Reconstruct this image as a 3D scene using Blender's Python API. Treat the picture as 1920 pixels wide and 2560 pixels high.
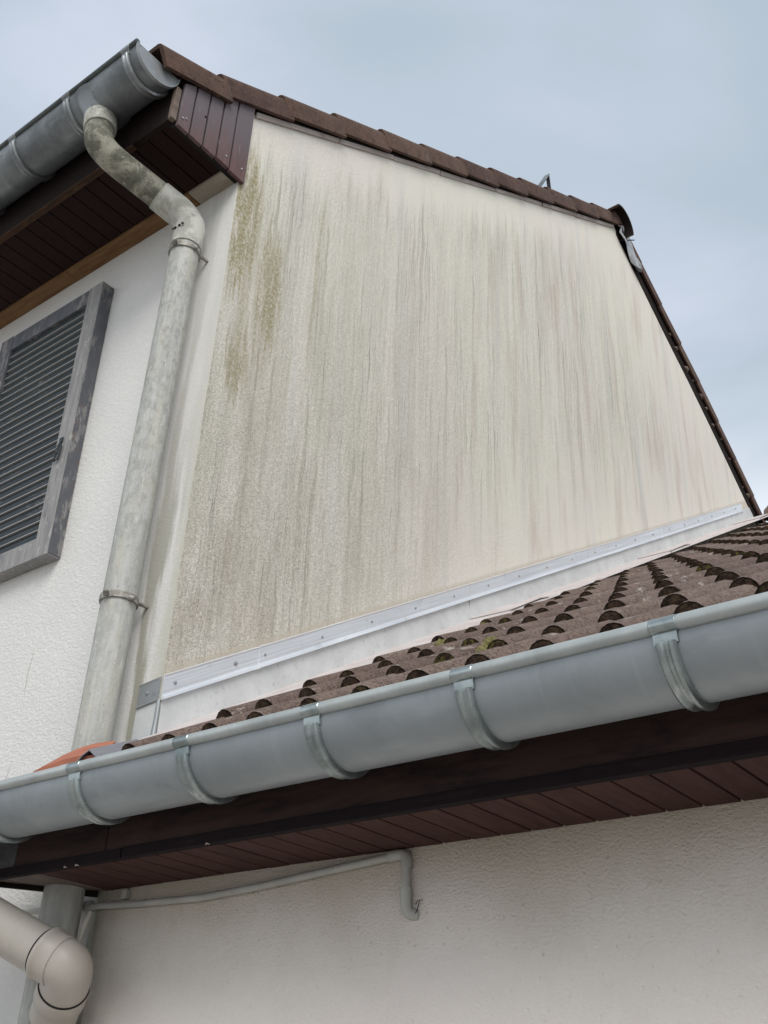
import bpy, bmesh, math, random
from mathutils import Vector, Matrix, noise as mnoise
random.seed(7)
for o in list(bpy.data.objects):
    bpy.data.objects.remove(o)
C = bpy.context.scene.collection
SC = bpy.context.scene
R = math.radians

# ------------------------------------------------------------------ camera
cam_d = bpy.data.cameras.new('camera')
cam = bpy.data.objects.new('camera', cam_d)
C.objects.link(cam)
SC.camera = cam
cam_d.sensor_fit = 'VERTICAL'
cam_d.sensor_height = 32.0
cam_d.lens = 32.0 * 2700.0 / 2560.0
cam_d.clip_end = 3000
CAM = Vector((2.25, 0.0, 0.0))
pitch, yaw, roll = R(30.40), R(39.0), R(2.65)
fw = Vector((-math.sin(yaw) * math.cos(pitch), math.cos(yaw) * math.cos(pitch), math.sin(pitch)))
rr = fw.cross(Vector((0, 0, 1))).normalized()
uu = rr.cross(fw)
r2 = math.cos(roll) * rr + math.sin(roll) * uu
u2 = -math.sin(roll) * rr + math.cos(roll) * uu
cam.matrix_world = Matrix(((r2.x, u2.x, -fw.x, CAM.x), (r2.y, u2.y, -fw.y, CAM.y), (r2.z, u2.z, -fw.z, CAM.z), (0, 0, 0, 1)))
SC.render.resolution_x = 768
SC.render.resolution_y = 1024

# ------------------------------------------------------------------ light
SUN_EL, SUN_AZ = R(44), R(134)          # azimuth clockwise from +y
w = bpy.data.worlds.new('World')
SC.world = w
w.use_nodes = True
nt = w.node_tree
nt.nodes.clear()
wo = nt.nodes.new('ShaderNodeOutputWorld')
bg = nt.nodes.new('ShaderNodeBackground')
bg.inputs['Strength'].default_value = 0.10
sky = nt.nodes.new('ShaderNodeTexSky')
sky.sky_type = 'NISHITA'
sky.sun_disc = False
sky.sun_elevation = SUN_EL
sky.sun_rotation = SUN_AZ
tc = nt.nodes.new('ShaderNodeTexCoord')
sep = nt.nodes.new('ShaderNodeSeparateXYZ')
nt.links.new(tc.outputs['Generated'], sep.inputs[0])
mp = nt.nodes.new('ShaderNodeMapping')
mp.inputs['Scale'].default_value = (1.0, 1.0, 2.2)
mp.inputs['Location'].default_value = (3.1, 1.7, 0.4)
nt.links.new(tc.outputs['Generated'], mp.inputs[0])
cn = nt.nodes.new('ShaderNodeTexNoise')
cn.inputs['Scale'].default_value = 2.3
cn.inputs['Detail'].default_value = 5
cn.inputs['Roughness'].default_value = 0.45
cn.inputs['Distortion'].default_value = 0.35
nt.links.new(mp.outputs[0], cn.inputs['Vector'])
cr = nt.nodes.new('ShaderNodeValToRGB')
cr.color_ramp.elements[0].position = 0.36
cr.color_ramp.elements[0].color = (0.268, 0.326, 0.374, 1)
cr.color_ramp.elements[1].position = 0.64
cr.color_ramp.elements[1].color = (0.358, 0.398, 0.468, 1)
nt.links.new(cn.outputs['Fac'], cr.inputs[0])
# the cloud layer thins and brightens towards the horizon
er = nt.nodes.new('ShaderNodeMapRange')
er.inputs['From Min'].default_value = 0.62
er.inputs['From Max'].default_value = 0.46
er.inputs['To Min'].default_value = 0.0
er.inputs['To Max'].default_value = 1.0
nt.links.new(sep.outputs['Z'], er.inputs['Value'])
em = nt.nodes.new('ShaderNodeMath'); em.operation = 'MULTIPLY_ADD'
nt.links.new(cn.outputs['Fac'], em.inputs[0]); em.inputs[1].default_value = 1.6; em.inputs[2].default_value = -0.80
ea = nt.nodes.new('ShaderNodeMath'); ea.operation = 'ADD'; ea.use_clamp = True
nt.links.new(er.outputs[0], ea.inputs[0]); nt.links.new(em.outputs[0], ea.inputs[1])
ep = nt.nodes.new('ShaderNodeMath'); ep.operation = 'POWER'
nt.links.new(ea.outputs[0], ep.inputs[0]); ep.inputs[1].default_value = 1.8
cm = nt.nodes.new('ShaderNodeMix'); cm.data_type = 'RGBA'
nt.links.new(ep.outputs[0], cm.inputs['Factor'])
nt.links.new(cr.outputs[0], cm.inputs[6])
cm.inputs[7].default_value = (0.58, 0.62, 0.665, 1)
sc_ = nt.nodes.new('ShaderNodeVectorMath'); sc_.operation = 'SCALE'
nt.links.new(cm.outputs[2], sc_.inputs[0]); sc_.inputs['Scale'].default_value = 10.0
sm = nt.nodes.new('ShaderNodeMix'); sm.data_type = 'RGBA'
sm.inputs['Factor'].default_value = 0.97
nt.links.new(sky.outputs[0], sm.inputs[6])
nt.links.new(sc_.outputs[0], sm.inputs[7])
nt.links.new(sm.outputs[2], bg.inputs['Color'])
nt.links.new(bg.outputs[0], wo.inputs[0])

sun_d = bpy.data.lights.new('sun', 'SUN')
sun_d.energy = 1.5
sun_d.angle = R(35)
sun_d.color = (1.0, 0.97, 0.93)
sun = bpy.data.objects.new('sun', sun_d)
C.objects.link(sun)
sd = Vector((math.sin(SUN_AZ) * math.cos(SUN_EL), math.cos(SUN_AZ) * math.cos(SUN_EL), math.sin(SUN_EL)))
sun.rotation_euler = sd.to_track_quat('Z', 'Y').to_euler()
SC.view_settings.view_transform = 'Standard'
SC.view_settings.look = 'None'
SC.view_settings.exposure = 0.75
SC.view_settings.gamma = 1.0
SC.view_settings.use_curve_mapping = False
SC.render.engine = 'CYCLES'

# ------------------------------------------------------------------ material kit
class M:
    def __init__(s, name, rough=0.8, metal=0.0, spec=0.4):
        s.m = bpy.data.materials.new(name)
        s.m.use_nodes = True
        s.t = s.m.node_tree
        s.b = s.t.nodes['Principled BSDF']
        s.b.inputs['Roughness'].default_value = rough
        s.b.inputs['Metallic'].default_value = metal
        s.b.inputs['Specular IOR Level'].default_value = spec
        s._p = None
    def n(s, k): return s.t.nodes.new(k)
    def l(s, a, b): s.t.links.new(a, b)
    def set(s, sock, v):
        if hasattr(v, 'is_output'): s.l(v, sock)
        elif isinstance(v, (tuple, list)) and len(v) == 3 and sock.type == 'RGBA': sock.default_value = (*v, 1)
        else: sock.default_value = v
    def pos(s, obj=False):
        if obj:
            t = s.n('ShaderNodeTexCoord'); return t.outputs['Object']
        if s._p is None: s._p = s.n('ShaderNodeNewGeometry').outputs['Position']
        return s._p
    def map(s, v, scale=(1, 1, 1), rot=(0, 0, 0), loc=(0, 0, 0)):
        m = s.n('ShaderNodeMapping'); s.l(v, m.inputs[0])
        m.inputs['Scale'].default_value = scale; m.inputs['Rotation'].default_value = rot; s.set(m.inputs['Location'], loc)
        return m.outputs[0]
    def noise(s, v, scale=1, detail=4, rough=0.55, dist=0.0):
        k = s.n('ShaderNodeTexNoise'); s.l(v, k.inputs['Vector'])
        k.inputs['Scale'].default_value = scale; k.inputs['Detail'].default_value = detail
        k.inputs['Roughness'].default_value = rough; k.inputs['Distortion'].default_value = dist
        return k.outputs['Fac']
    def vor(s, v, scale=1, feat='F1'):
        k = s.n('ShaderNodeTexVoronoi'); k.feature = feat; s.l(v, k.inputs['Vector']); k.inputs['Scale'].default_value = scale
        return k.outputs['Distance']
    def math(s, op, a, b=0.0, c=0.0, clamp=False):
        k = s.n('ShaderNodeMath'); k.operation = op; k.use_clamp = clamp
        s.set(k.inputs[0], a); s.set(k.inputs[1], b)
        if op in ('MULTIPLY_ADD',): s.set(k.inputs[2], c)
        return k.outputs[0]
    def rng(s, v, a, b, c=0.0, d=1.0, smooth=True):
        k = s.n('ShaderNodeMapRange'); k.interpolation_type = 'SMOOTHSTEP' if smooth else 'LINEAR'
        s.l(v, k.inputs['Value'])
        for i, x in zip(('From Min', 'From Max', 'To Min', 'To Max'), (a, b, c, d)): k.inputs[i].default_value = x
        return k.outputs[0]
    def mix(s, f, a, b, mode='MIX'):
        k = s.n('ShaderNodeMix'); k.data_type = 'RGBA'; k.blend_type = mode
        s.set(k.inputs['Factor'], f); s.set(k.inputs[6], a); s.set(k.inputs[7], b)
        return k.outputs[2]
    def sep(s, v):
        k = s.n('ShaderNodeSeparateXYZ'); s.l(v, k.inputs[0]); return k.outputs
    def white(s, a, b):
        k = s.n('ShaderNodeTexWhiteNoise'); k.noise_dimensions = '2D'
        c = s.n('ShaderNodeCombineXYZ'); s.set(c.inputs[0], a); s.set(c.inputs[1], b); s.l(c.outputs[0], k.inputs['Vector'])
        return k.outputs['Value']
    def drips(s, Y, Z, N, f, gate, seed, w0=0.08, w1=0.34, fade=1.3):
        """separate water runs: each starts sharp at its top, widens and fades downwards"""
        yn = s.math('MULTIPLY_ADD', Y, N, seed)
        col = s.math('FLOOR', yn)
        r1 = s.white(col, seed)
        zz = s.math('MULTIPLY_ADD', Z, f, s.math('MULTIPLY', r1, 7.3))
        row = s.math('FLOOR', zz)
        q = s.math('FRACT', zz)
        r2 = s.white(col, s.math('ADD', row, seed + 3.7))
        r3 = s.white(s.math('ADD', col, 0.5), s.math('ADD', row, seed + 9.1))
        u = s.math('ADD', s.math('SUBTRACT', s.math('FRACT', yn), 0.5), s.math('MULTIPLY', s.math('SUBTRACT', r3, 0.5), 0.5))
        wdt = s.math('MULTIPLY_ADD', s.math('SUBTRACT', 1.0, q), w1 - w0, w0)
        e = s.math('SUBTRACT', 1.0, s.math('DIVIDE', s.math('ABSOLUTE', u), wdt), clamp=True)
        e = s.rng(e, 0.0, 0.7)
        tip = s.rng(q, 1.0, 0.96)
        a = s.math('MULTIPLY', s.math('POWER', q, fade), tip)
        g = s.rng(r2, gate, min(1.0, gate + 0.35))
        return s.math('MULTIPLY', s.math('MULTIPLY', e, a), g)
    def rand(s):
        return s.n('ShaderNodeObjectInfo').outputs['Random']
    def col(s, c): s.set(s.b.inputs['Base Color'], c)
    def rough(s, v): s.set(s.b.inputs['Roughness'], v)
    def bump(s, h, strength=0.5, dist=0.01, prev=None):
        k = s.n('ShaderNodeBump'); k.inputs['Strength'].default_value = strength; k.inputs['Distance'].default_value = dist
        s.set(k.inputs['Height'], h)
        if prev: s.l(prev, k.inputs['Normal'])
        s.l(k.outputs[0], s.b.inputs['Normal']); return k.outputs[0]
    def val(s, v):
        k = s.n('ShaderNodeHueSaturation'); return k

MT = {}
def mats():
    # --- stained gable render
    m = M('stained_render', 0.95, 0, 0.2)
    p = m.pos(); X, Y, Z = m.sep(p)[0:3]
    warp = m.noise(p, 3.0, 3)
    yw = m.math('MULTIPLY_ADD', warp, 0.030, Y)
    comb = m.n('ShaderNodeCombineXYZ'); m.l(yw, comb.inputs[1]); m.l(Z, comb.inputs[2]); v = comb.outputs[0]
    st1 = m.noise(m.map(v, (1, 12, 0.55)), 1, 7, 0.66)         # broad curtains
    st2 = m.noise(m.map(v, (1, 48, 1.9)), 1, 6, 0.72)         # thin runs
    st3 = m.noise(m.map(v, (1, 95, 6.5)), 1, 3, 0.6)          # short ticks
    big = m.noise(p, 0.75, 3, 0.5)
    grain = m.noise(p, 190, 2, 0.7)
    grain2 = m.noise(p, 420, 2, 0.7)
    # distance below the front and the rear verge
    df = m.math('SUBTRACT', m.math('MULTIPLY_ADD', Y, 0.64, 2.234), Z)
    ragged = m.noise(m.map(v, (1, 14, 0.2)), 1, 4, 0.6)
    dfr = m.math('MULTIPLY_ADD', ragged, -0.75, df)
    top = m.rng(dfr, -0.26, 0.02)
    dr = m.math('SUBTRACT', m.math('MULTIPLY_ADD', Y, -0.63, 8.80), Z)
    right = m.rng(dr, 0.05, 1.8)
    hb = m.math('SUBTRACT', Z, m.math('MULTIPLY_ADD', Y, 0.605, 0.02))     # height above the flashing
    hbr = m.math('MULTIPLY_ADD', ragged, -1.1, hb)
    lowclear = m.rng(hbr, -0.55, 0.25)
    farness = m.rng(Y, 2.2, 3.6)
    low = m.mix(farness, (1, 1, 1), lowclear)
    lowv = m.n('ShaderNodeRGBToBW'); m.l(low, lowv.inputs[0]); low = lowv.outputs[0]
    mask = m.math('MULTIPLY', m.math('MULTIPLY', top, right), low)
    nearleft = m.rng(Y, 3.9, 1.9)
    s1 = m.rng(st1, 0.36, 0.68); s2 = m.rng(st2, 0.40, 0.66); s3 = m.rng(st3, 0.54, 0.68)
    amt = m.math('MULTIPLY', m.math('ADD', m.math('MULTIPLY', s1, 0.34), m.math('ADD', m.math('MULTIPLY', s2, 0.24), 0.04)), mask, clamp=True)
    cream = m.mix(m.rng(big, 0.35, 0.65), (0.755, 0.725, 0.63), (0.75, 0.70, 0.63))
    pale = m.mix(m.rng(m.noise(m.map(v, (1, 7, 0.5), loc=(0, 3, 9)), 1, 5), 0.50, 0.75, 0, 0.8), cream, (0.655, 0.64, 0.60))
    wob = m.math('MULTIPLY_ADD', m.math('SUBTRACT', m.noise(m.map(p, (1, 9, 5)), 1, 3), 0.5), 0.05, Y)
    dA = m.drips(wob, Z, 30, 1.6, 0.25, 0.3)
    dB = m.drips(wob, Z, 55, 3.2, 0.30, 5.3)
    dC = m.drips(wob, Z, 93, 6.1, 0.45, 11.9)
    dD = m.drips(wob, Z, 15, 1.1, 0.45, 21.7, 0.10, 0.42, 0.9)
    dl = m.drips(wob, Z, 41, 2.3, 0.50, 31.1)
    patchy = m.rng(m.noise(m.map(p, (1, 2.6, 1.0), loc=(0, 2, 6)), 1, 4, 0.6), 0.38, 0.62, 0.22, 1.15)
    drip = m.math('MULTIPLY', patchy, m.math('ADD', m.math('MULTIPLY', dA, 0.50), m.math('ADD', m.math('MULTIPLY', dB, 0.58), m.math('MULTIPLY', dC, 0.58))))
    stain = m.mix(s1, (0.47, 0.45, 0.355), (0.36, 0.345, 0.275))
    c = m.mix(m.math('MULTIPLY', amt, 0.55, clamp=True), pale, stain)
    c = m.mix(m.math('MULTIPLY', m.math('MULTIPLY', dD, mask), 0.60), c, (0.40, 0.37, 0.29))
    c = m.mix(m.math('MULTIPLY', m.math('MULTIPLY', dl, mask), 0.55), c, (0.70, 0.675, 0.60))
    c = m.mix(m.math('MULTIPLY', m.math('MULTIPLY', drip, mask), m.rng(st1, 0.30, 0.60, 0.45, 1.15), clamp=True), c, (0.215, 0.20, 0.155))
    # dusky pink bloom towards the far side
    pink = m.math('MULTIPLY', m.rng(m.noise(m.map(v, (1, 9, 1.1), loc=(0, 4, 2)), 1, 4), 0.50, 0.72), m.math('MULTIPLY', m.rng(Y, 2.8, 3.8), m.rng(df, 0.1, 0.6)))
    c = m.mix(m.math('MULTIPLY', pink, 0.42), c, (0.47, 0.36, 0.30))
    # grey-green film, low and near the corner
    film = m.math('MULTIPLY', nearleft, m.rng(hb, 2.1, 0.3))
    filmn = m.math('MULTIPLY', film, m.rng(m.noise(m.map(v, (1, 6, 1.2), loc=(0, 7, 1)), 1, 6, 0.65), 0.38, 0.60))
    c = m.mix(m.math('MULTIPLY', filmn, 0.42), c, (0.42, 0.395, 0.30))
    brn = m.rng(m.noise(m.map(v, (1, 5, 1.6), loc=(0, 1, 5)), 1, 4), 0.50, 0.72)
    c = m.mix(m.math('MULTIPLY', m.math('MULTIPLY', brn, film), 0.40), c, (0.33, 0.26, 0.20))
    # ochre-green algae patches
    def patch(y0, z0, sy, sz, k):
        a = m.math('DIVIDE', m.math('SUBTRACT', m.math('MULTIPLY_ADD', m.math('SUBTRACT', st1, 0.5), 0.25, Y), y0), sy)
        b = m.math('DIVIDE', m.math('SUBTRACT', m.math('MULTIPLY_ADD', m.math('SUBTRACT', st2, 0.5), 0.9, Z), z0), sz)
        d = m.math('ADD', m.math('MULTIPLY', a, a), m.math('MULTIPLY', b, b))
        return m.math('MULTIPLY', m.rng(d, 1.25, 0.1), k)
    al = patch(1.86, 2.93, 0.13, 0.40, 1.25)
    for a in ((2.05, 2.68, 0.085, 0.36, 0.9), (1.93, 2.60, 0.035, 0.42, 0.6), (2.30, 2.95, 0.035, 0.45, 0.5), (1.93, 2.28, 0.07, 0.16, 0.8)):
        al = m.math('MAXIMUM', al, patch(*a))
    al = m.math('MULTIPLY', al, m.rng(m.noise(m.map(v, (1, 30, 4)), 1, 5, 0.7), 0.30, 0.52), clamp=True)
    al = m.math('MULTIPLY', al, m.rng(m.noise(p, 75, 4, 0.75), 0.34, 0.58, 0.25, 1.0))
    c = m.mix(m.math('MULTIPLY', al, 0.86), c, (0.27, 0.225, 0.085))
    worm = m.noise(p, 115, 3, 0.6, 1.6)
    gs = m.math('MULTIPLY', m.rng(worm, 0.42, 0.60), m.math('MULTIPLY_ADD', film, 0.19, m.math('MULTIPLY_ADD', mask, 0.16, 0.05)))
    c = m.mix(gs, c, (0.15, 0.145, 0.11))
    fleck = m.rng(m.noise(p, 70, 2, 0.6), 0.64, 0.70)
    c = m.mix(m.math('MULTIPLY', fleck, m.math('MULTIPLY', mask, 0.40)), c, (0.80, 0.77, 0.70))
    # light salt line just above the flashing
    c = m.mix(m.rng(hb, 0.012, -0.012, 0, 0.6), c, (0.52, 0.45, 0.36))
    m.col(c)
    m.bump(m.math('ADD', worm, m.math('MULTIPLY', m.noise(m.map(p, (1, 60, 14)), 1, 3), 0.5)), 0.55, 0.009)
    MT['gable'] = m.m

    # --- white spatter render of the front wall
    m = M('white_render', 0.9, 0, 0.25)
    p = m.pos(); X, Y, Z = m.sep(p)[0:3]
    b1 = m.noise(m.map(p, (1, 1, 1.9), rot=(0, R(25), 0)), 56, 4, 0.55, 0.6)
    b2 = m.noise(p, 110, 3, 0.6)
    c = m.mix(m.rng(m.noise(p, 1.6, 4), 0.3, 0.7), (0.72, 0.705, 0.675), (0.67, 0.655, 0.63))
    c = m.mix(m.rng(b1, 0.66, 0.50, 0, 0.16), c, (0.50, 0.49, 0.46))
    pit = m.rng(m.vor(m.map(p, (1, 1, 0.7)), 7.0), 0.055, 0.02)
    c = m.mix(m.math('MULTIPLY', pit, 0.5), c, (0.36, 0.34, 0.30))
    # algae and painted pipe shadow beside the downpipe, dirty bloom along the corner
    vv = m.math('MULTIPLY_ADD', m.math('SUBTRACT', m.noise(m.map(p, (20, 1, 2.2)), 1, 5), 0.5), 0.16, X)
    cor = m.math('MULTIPLY', m.rng(vv, -0.075, -0.005), m.rng(Z, 3.1, 1.0, 0.2, 0.75))
    c = m.mix(cor, c, (0.47, 0.455, 0.375))
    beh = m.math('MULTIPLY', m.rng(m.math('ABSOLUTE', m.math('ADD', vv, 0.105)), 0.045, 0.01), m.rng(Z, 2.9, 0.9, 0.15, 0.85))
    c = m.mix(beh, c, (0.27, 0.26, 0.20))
    dark = m.rng(m.noise(m.map(p, (26, 1, 2.5)), 1, 4), 0.55, 0.7)
    c = m.mix(m.math('MULTIPLY', m.math('MULTIPLY', dark, m.rng(X, -0.22, -0.02)), 0.35), c, (0.40, 0.38, 0.33))
    # two thin settlement cracks
    for xc, z0, z1 in ((-0.665, 1.36, 1.16), (-0.655, 0.98, 0.74)):
        xx = m.math('MULTIPLY_ADD', m.math('SUBTRACT', m.noise(m.map(p, (6, 1, 9)), 1, 4), 0.5), 0.05, X)
        cr_ = m.math('MULTIPLY', m.rng(m.math('ABSOLUTE', m.math('SUBTRACT', xx, xc)), 0.004, 0.001),
                     m.math('MULTIPLY', m.rng(Z, z0, z0 - 0.05), m.rng(Z, z1, z1 + 0.05)))
        c = m.mix(m.math('MULTIPLY', cr_, 0.55), c, (0.33, 0.31, 0.27))
    m.col(c)
    amp = m.math('MULTIPLY', m.rng(X, -0.16, -0.26, 0.22, 1.0), m.rng(Z, 2.3, 1.3, 0.45, 0.95))
    n1 = m.bump(m.math('MULTIPLY', m.rng(b1, 0.36, 0.66), amp), 0.26, 0.008)
    m.bump(m.math('MULTIPLY', b2, amp), 0.30, 0.006, n1)
    MT['white'] = m.m

    # --- beige render of the low wall
    m = M('beige_render', 0.95, 0, 0.2)
    p = m.pos(); X, Y, Z = m.sep(p)[0:3]
    c = m.mix(m.rng(m.noise(p, 1.3, 4), 0.3, 0.7), (0.79, 0.735, 0.68), (0.78, 0.715, 0.67))
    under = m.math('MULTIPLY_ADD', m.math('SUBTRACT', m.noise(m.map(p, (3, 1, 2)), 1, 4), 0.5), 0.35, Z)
    c = m.mix(m.rng(under, 0.24, 0.60, 0, 0.70), c, (0.42, 0.36, 0.265))  # darker band under the soffit: grime plus eaves shade painted in
    dust = m.math('MULTIPLY', m.rng(m.noise(p, 5, 5, 0.65), 0.50, 0.75), 0.10)
    c = m.mix(dust, c, (0.38, 0.35, 0.30))
    v1 = m.vor(m.map(p, (1, 1, 0.8)), 48)
    pit = m.math('MULTIPLY', m.rng(v1, 0.16, 0.05), m.rng(m.noise(p, 9, 3), 0.52, 0.66))
    c = m.mix(m.math('MULTIPLY', pit, 0.45), c, (0.27, 0.25, 0.22))
    vv = m.math('MULTIPLY_ADD', m.math('SUBTRACT', m.noise(m.map(p, (14, 1, 3)), 1, 4), 0.5), 0.12, X)
    c = m.mix(m.rng(vv, 0.02, -0.12, 0, 0.45), c, (0.25, 0.22, 0.18))  # contact shadow of the downpipe painted on the wall's left end
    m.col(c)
    g = m.noise(m.map(p, (1, 1, 1.4)), 125, 4, 0.6)
    n1 = m.bump(m.math('MULTIPLY', g, m.rng(Z, 0.15, 0.5, 0.45, 1.0)), 0.75, 0.011)
    m.bump(m.rng(v1, 0.05, 0.25), 0.25, 0.006, n1)
    MT['beige'] = m.m

    # --- dark brown stained wood
    def wood(key, c0, c1, wear, wcol, stretch, rough=0.6):
        m = M(key, rough, 0, 0.15)
        p = m.pos()
        g = m.noise(m.map(p, stretch), 1, 6, 0.65, 0.4)
        rd = m.rand()
        c = m.mix(m.rng(g, 0.3, 0.7), c0, c1)
        c = m.mix(m.math('MULTIPLY', rd, 0.35), c, tuple(x * 0.6 for x in c0))
        wz = m.rng(m.noise(m.map(p, tuple(s * 0.6 for s in stretch), loc=(5, 3, 1)), 1, 6, 0.7), 0.56, 0.74)
        c = m.mix(m.math('MULTIPLY', wz, wear), c, wcol)
        m.col(c); m.bump(g, 0.3, 0.003)
        MT[key] = m.m
        return m
    wood('brown_board', (0.082, 0.039, 0.031), (0.050, 0.024, 0.020), 0.22, (0.13, 0.075, 0.06), (70, 9, 70), 0.75)
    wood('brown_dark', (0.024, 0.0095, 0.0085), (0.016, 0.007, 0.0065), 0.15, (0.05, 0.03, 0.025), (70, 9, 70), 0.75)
    wood('brown_fascia', (0.056, 0.032, 0.028), (0.016, 0.011, 0.013), 0.35, (0.11, 0.07, 0.06), (4, 22, 22), 0.8)
    wood('black_strip', (0.014, 0.008, 0.010), (0.009, 0.006, 0.008), 0.40, (0.045, 0.025, 0.022), (9, 60, 60), 0.85)
    wood('grey_fascia', (0.10, 0.10, 0.105), (0.05, 0.045, 0.05), 0.4, (0.14, 0.14, 0.14), (14, 40, 40))
    wood('pale_board', (0.20, 0.155, 0.13), (0.12, 0.085, 0.07), 0.5, (0.30, 0.27, 0.24), (60, 9, 60))
    wood('raw_batten', (0.215, 0.125, 0.058), (0.14, 0.072, 0.032), 0.5, (0.28, 0.21, 0.14), (7, 55, 55), 0.75)
    wood('verge_batten', (0.50, 0.44, 0.40), (0.36, 0.31, 0.28), 0.8, (0.13, 0.09, 0.075), (40, 7, 9), 0.85)
    wood('pale_batten', (0.40, 0.36, 0.30), (0.30, 0.25, 0.19), 0.6, (0.22, 0.13, 0.06), (7, 45, 45), 0.8)
    wood('raw_edge', (0.075, 0.040, 0.024), (0.04, 0.022, 0.015), 0.7, (0.16, 0.10, 0.06), (14, 60, 60), 0.85)
    wood('dark_wood_and_shade', (0.018, 0.012, 0.010), (0.012, 0.008, 0.007), 0.2, (0.05, 0.035, 0.03), (30, 10, 30), 0.8)  # dark timber, also the painted shade on high fascia and ridge cap
    # weathered cladding: purplish brown, greyed towards the top of each board
    m = M('cladding_wood', 0.65, 0, 0.3)
    p = m.pos(); X, Y, Z = m.sep(p)[0:3]
    g = m.noise(m.map(p, (20, 75, 5)), 1, 6, 0.65)
    c = m.mix(m.rng(g, 0.3, 0.7), (0.150, 0.084, 0.082), (0.095, 0.050, 0.049))
    hz = m.math('SUBTRACT', Z, m.math('MULTIPLY_ADD', Y, 0.42, 2.48))
    c = m.mix(m.math('MULTIPLY', m.rng(m.math('MULTIPLY_ADD', g, 0.35, hz), -0.02, 0.28), 0.7), c, (0.135, 0.128, 0.14))
    c = m.mix(m.rng(m.noise(m.map(p, (30, 110, 9), loc=(1, 9, 2)), 1, 5, 0.7), 0.60, 0.72, 0, 0.55), c, (0.27, 0.235, 0.235))
    m.col(c); m.bump(g, 0.4, 0.004); MT['cladding'] = m.m
    # raw batten end: greyer near the corner
    # --- shutter paint: flaking anthracite over grey wood
    m = M('flaking_paint', 0.55, 0, 0.35)
    p = m.pos()
    g = m.noise(m.map(p, (35, 35, 12)), 1, 6, 0.7)
    big = m.noise(m.map(p, (9, 9, 3), loc=(2, 2, 2)), 1, 4, 0.6)
    c = m.mix(m.rng(g, 0.35, 0.7), (0.088, 0.092, 0.105), (0.12, 0.125, 0.137))
    fl = m.math('MULTIPLY', m.rng(g, 0.50, 0.56), m.rng(big, 0.40, 0.54))
    c = m.mix(m.math('MULTIPLY', fl, 0.55), c, (0.32, 0.30, 0.275))
    rs = m.math('MULTIPLY', m.rng(m.noise(m.map(p, (60, 60, 16), loc=(4, 1, 6)), 1, 4), 0.60, 0.66), m.rng(big, 0.45, 0.6))
    c = m.mix(rs, c, (0.17, 0.10, 0.075))
    m.col(c); m.bump(m.math('SUBTRACT', g, fl), 0.4, 0.003); MT['flake'] = m.m
    m = M('weathered_stile', 0.7, 0, 0.3)
    p = m.pos()
    g = m.noise(m.map(p, (60, 60, 6)), 1, 6, 0.7)
    c = m.mix(m.rng(g, 0.3, 0.7), (0.31, 0.30, 0.29), (0.20, 0.195, 0.195))
    c = m.mix(m.rng(m.noise(m.map(p, (25, 25, 8), loc=(3, 3, 3)), 1, 5, 0.7), 0.56, 0.66, 0, 0.7), c, (0.13, 0.13, 0.138))
    c = m.mix(m.rng(m.noise(m.map(p, (45, 45, 20), loc=(8, 3, 1)), 1, 5, 0.7), 0.58, 0.66, 0, 0.7), c, (0.44, 0.42, 0.38))
    m.col(c); m.bump(g, 0.4, 0.003); MT['stile'] = m.m
    m = M('slat_paint', 0.6, 0, 0.22)
    p = m.pos()
    g = m.noise(m.map(p, (9, 40, 40)), 1, 6, 0.7)
    c = m.mix(m.rng(g, 0.3, 0.7), (0.026, 0.033, 0.037), (0.040, 0.049, 0.053))
    fl = m.math('MULTIPLY', m.rng(m.noise(m.map(p, (35, 60, 60)), 1, 5, 0.7), 0.56, 0.64), m.rng(m.noise(p, 5, 3), 0.50, 0.62))
    c = m.mix(m.math('MULTIPLY', fl, 0.75), c, (0.19, 0.18, 0.17))
    m.col(c); MT['slat'] = m.m
    m = M('slat_edge', 0.5, 0, 0.5); m.col((0.30, 0.30, 0.295)); MT['slat_edge'] = m.m

    # --- zinc and aluminium
    def zinc(key, c0, c1, metal, rough, spots, sc=1.0, spotc=(0.03, 0.03, 0.03), obj=False):
        m = M(key, rough, metal, 0.5)
        p = m.pos()
        g = m.noise(p, 4.5 * sc, 5, 0.6, 0.5)
        f = m.noise(m.map(p, (2, 9, 9)), 2.0 * sc, 5, 0.6)
        c = m.mix(m.rng(g, 0.3, 0.7), c0, c1)
        c = m.mix(m.rng(f, 0.5, 0.75, 0, 0.35), c, tuple(min(1, x * 1.35) for x in c0))
        sp = m.math('MULTIPLY', m.rng(m.noise(p, 30, 4, 0.7), 0.60, 0.70), m.rng(m.noise(p, 6, 3), 0.45, 0.62))
        c = m.mix(m.math('MULTIPLY', sp, spots), c, spotc)
        m.col(c)
        m.rough(m.rng(g, 0.3, 0.7, rough - 0.08, rough + 0.10))
        dr = m.noise(m.map(p, (55, 3, 3)), 1, 4, 0.6)
        c = m.mix(m.math('MULTIPLY', m.rng(dr, 0.55, 0.75), 0.16), c, tuple(min(1, x * 1.5) for x in c0))
        c = m.mix(m.math('MULTIPLY', m.rng(m.noise(p, 11, 4, 0.65, 0.8), 0.56, 0.66), 0.14), c, tuple(x * 0.5 for x in c1))
        m.col(c)
        m.bump(m.math('ADD', m.noise(p, 6, 2), m.math('MULTIPLY', m.noise(p, 17, 2), 0.25)), 0.14, 0.01)
        MT[key] = m.m
    zinc('zinc_trough', (0.285, 0.31, 0.325), (0.245, 0.268, 0.28), 0.25, 0.42, 0.10)
    zinc('zinc_bead', (0.43, 0.455, 0.445), (0.33, 0.355, 0.35), 0.3, 0.40, 0.55, 1.5, (0.16, 0.165, 0.155))
    zinc('zinc_bracket', (0.40, 0.44, 0.435), (0.20, 0.235, 0.235), 0.8, 0.27, 0.25, 2.2)
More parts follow.
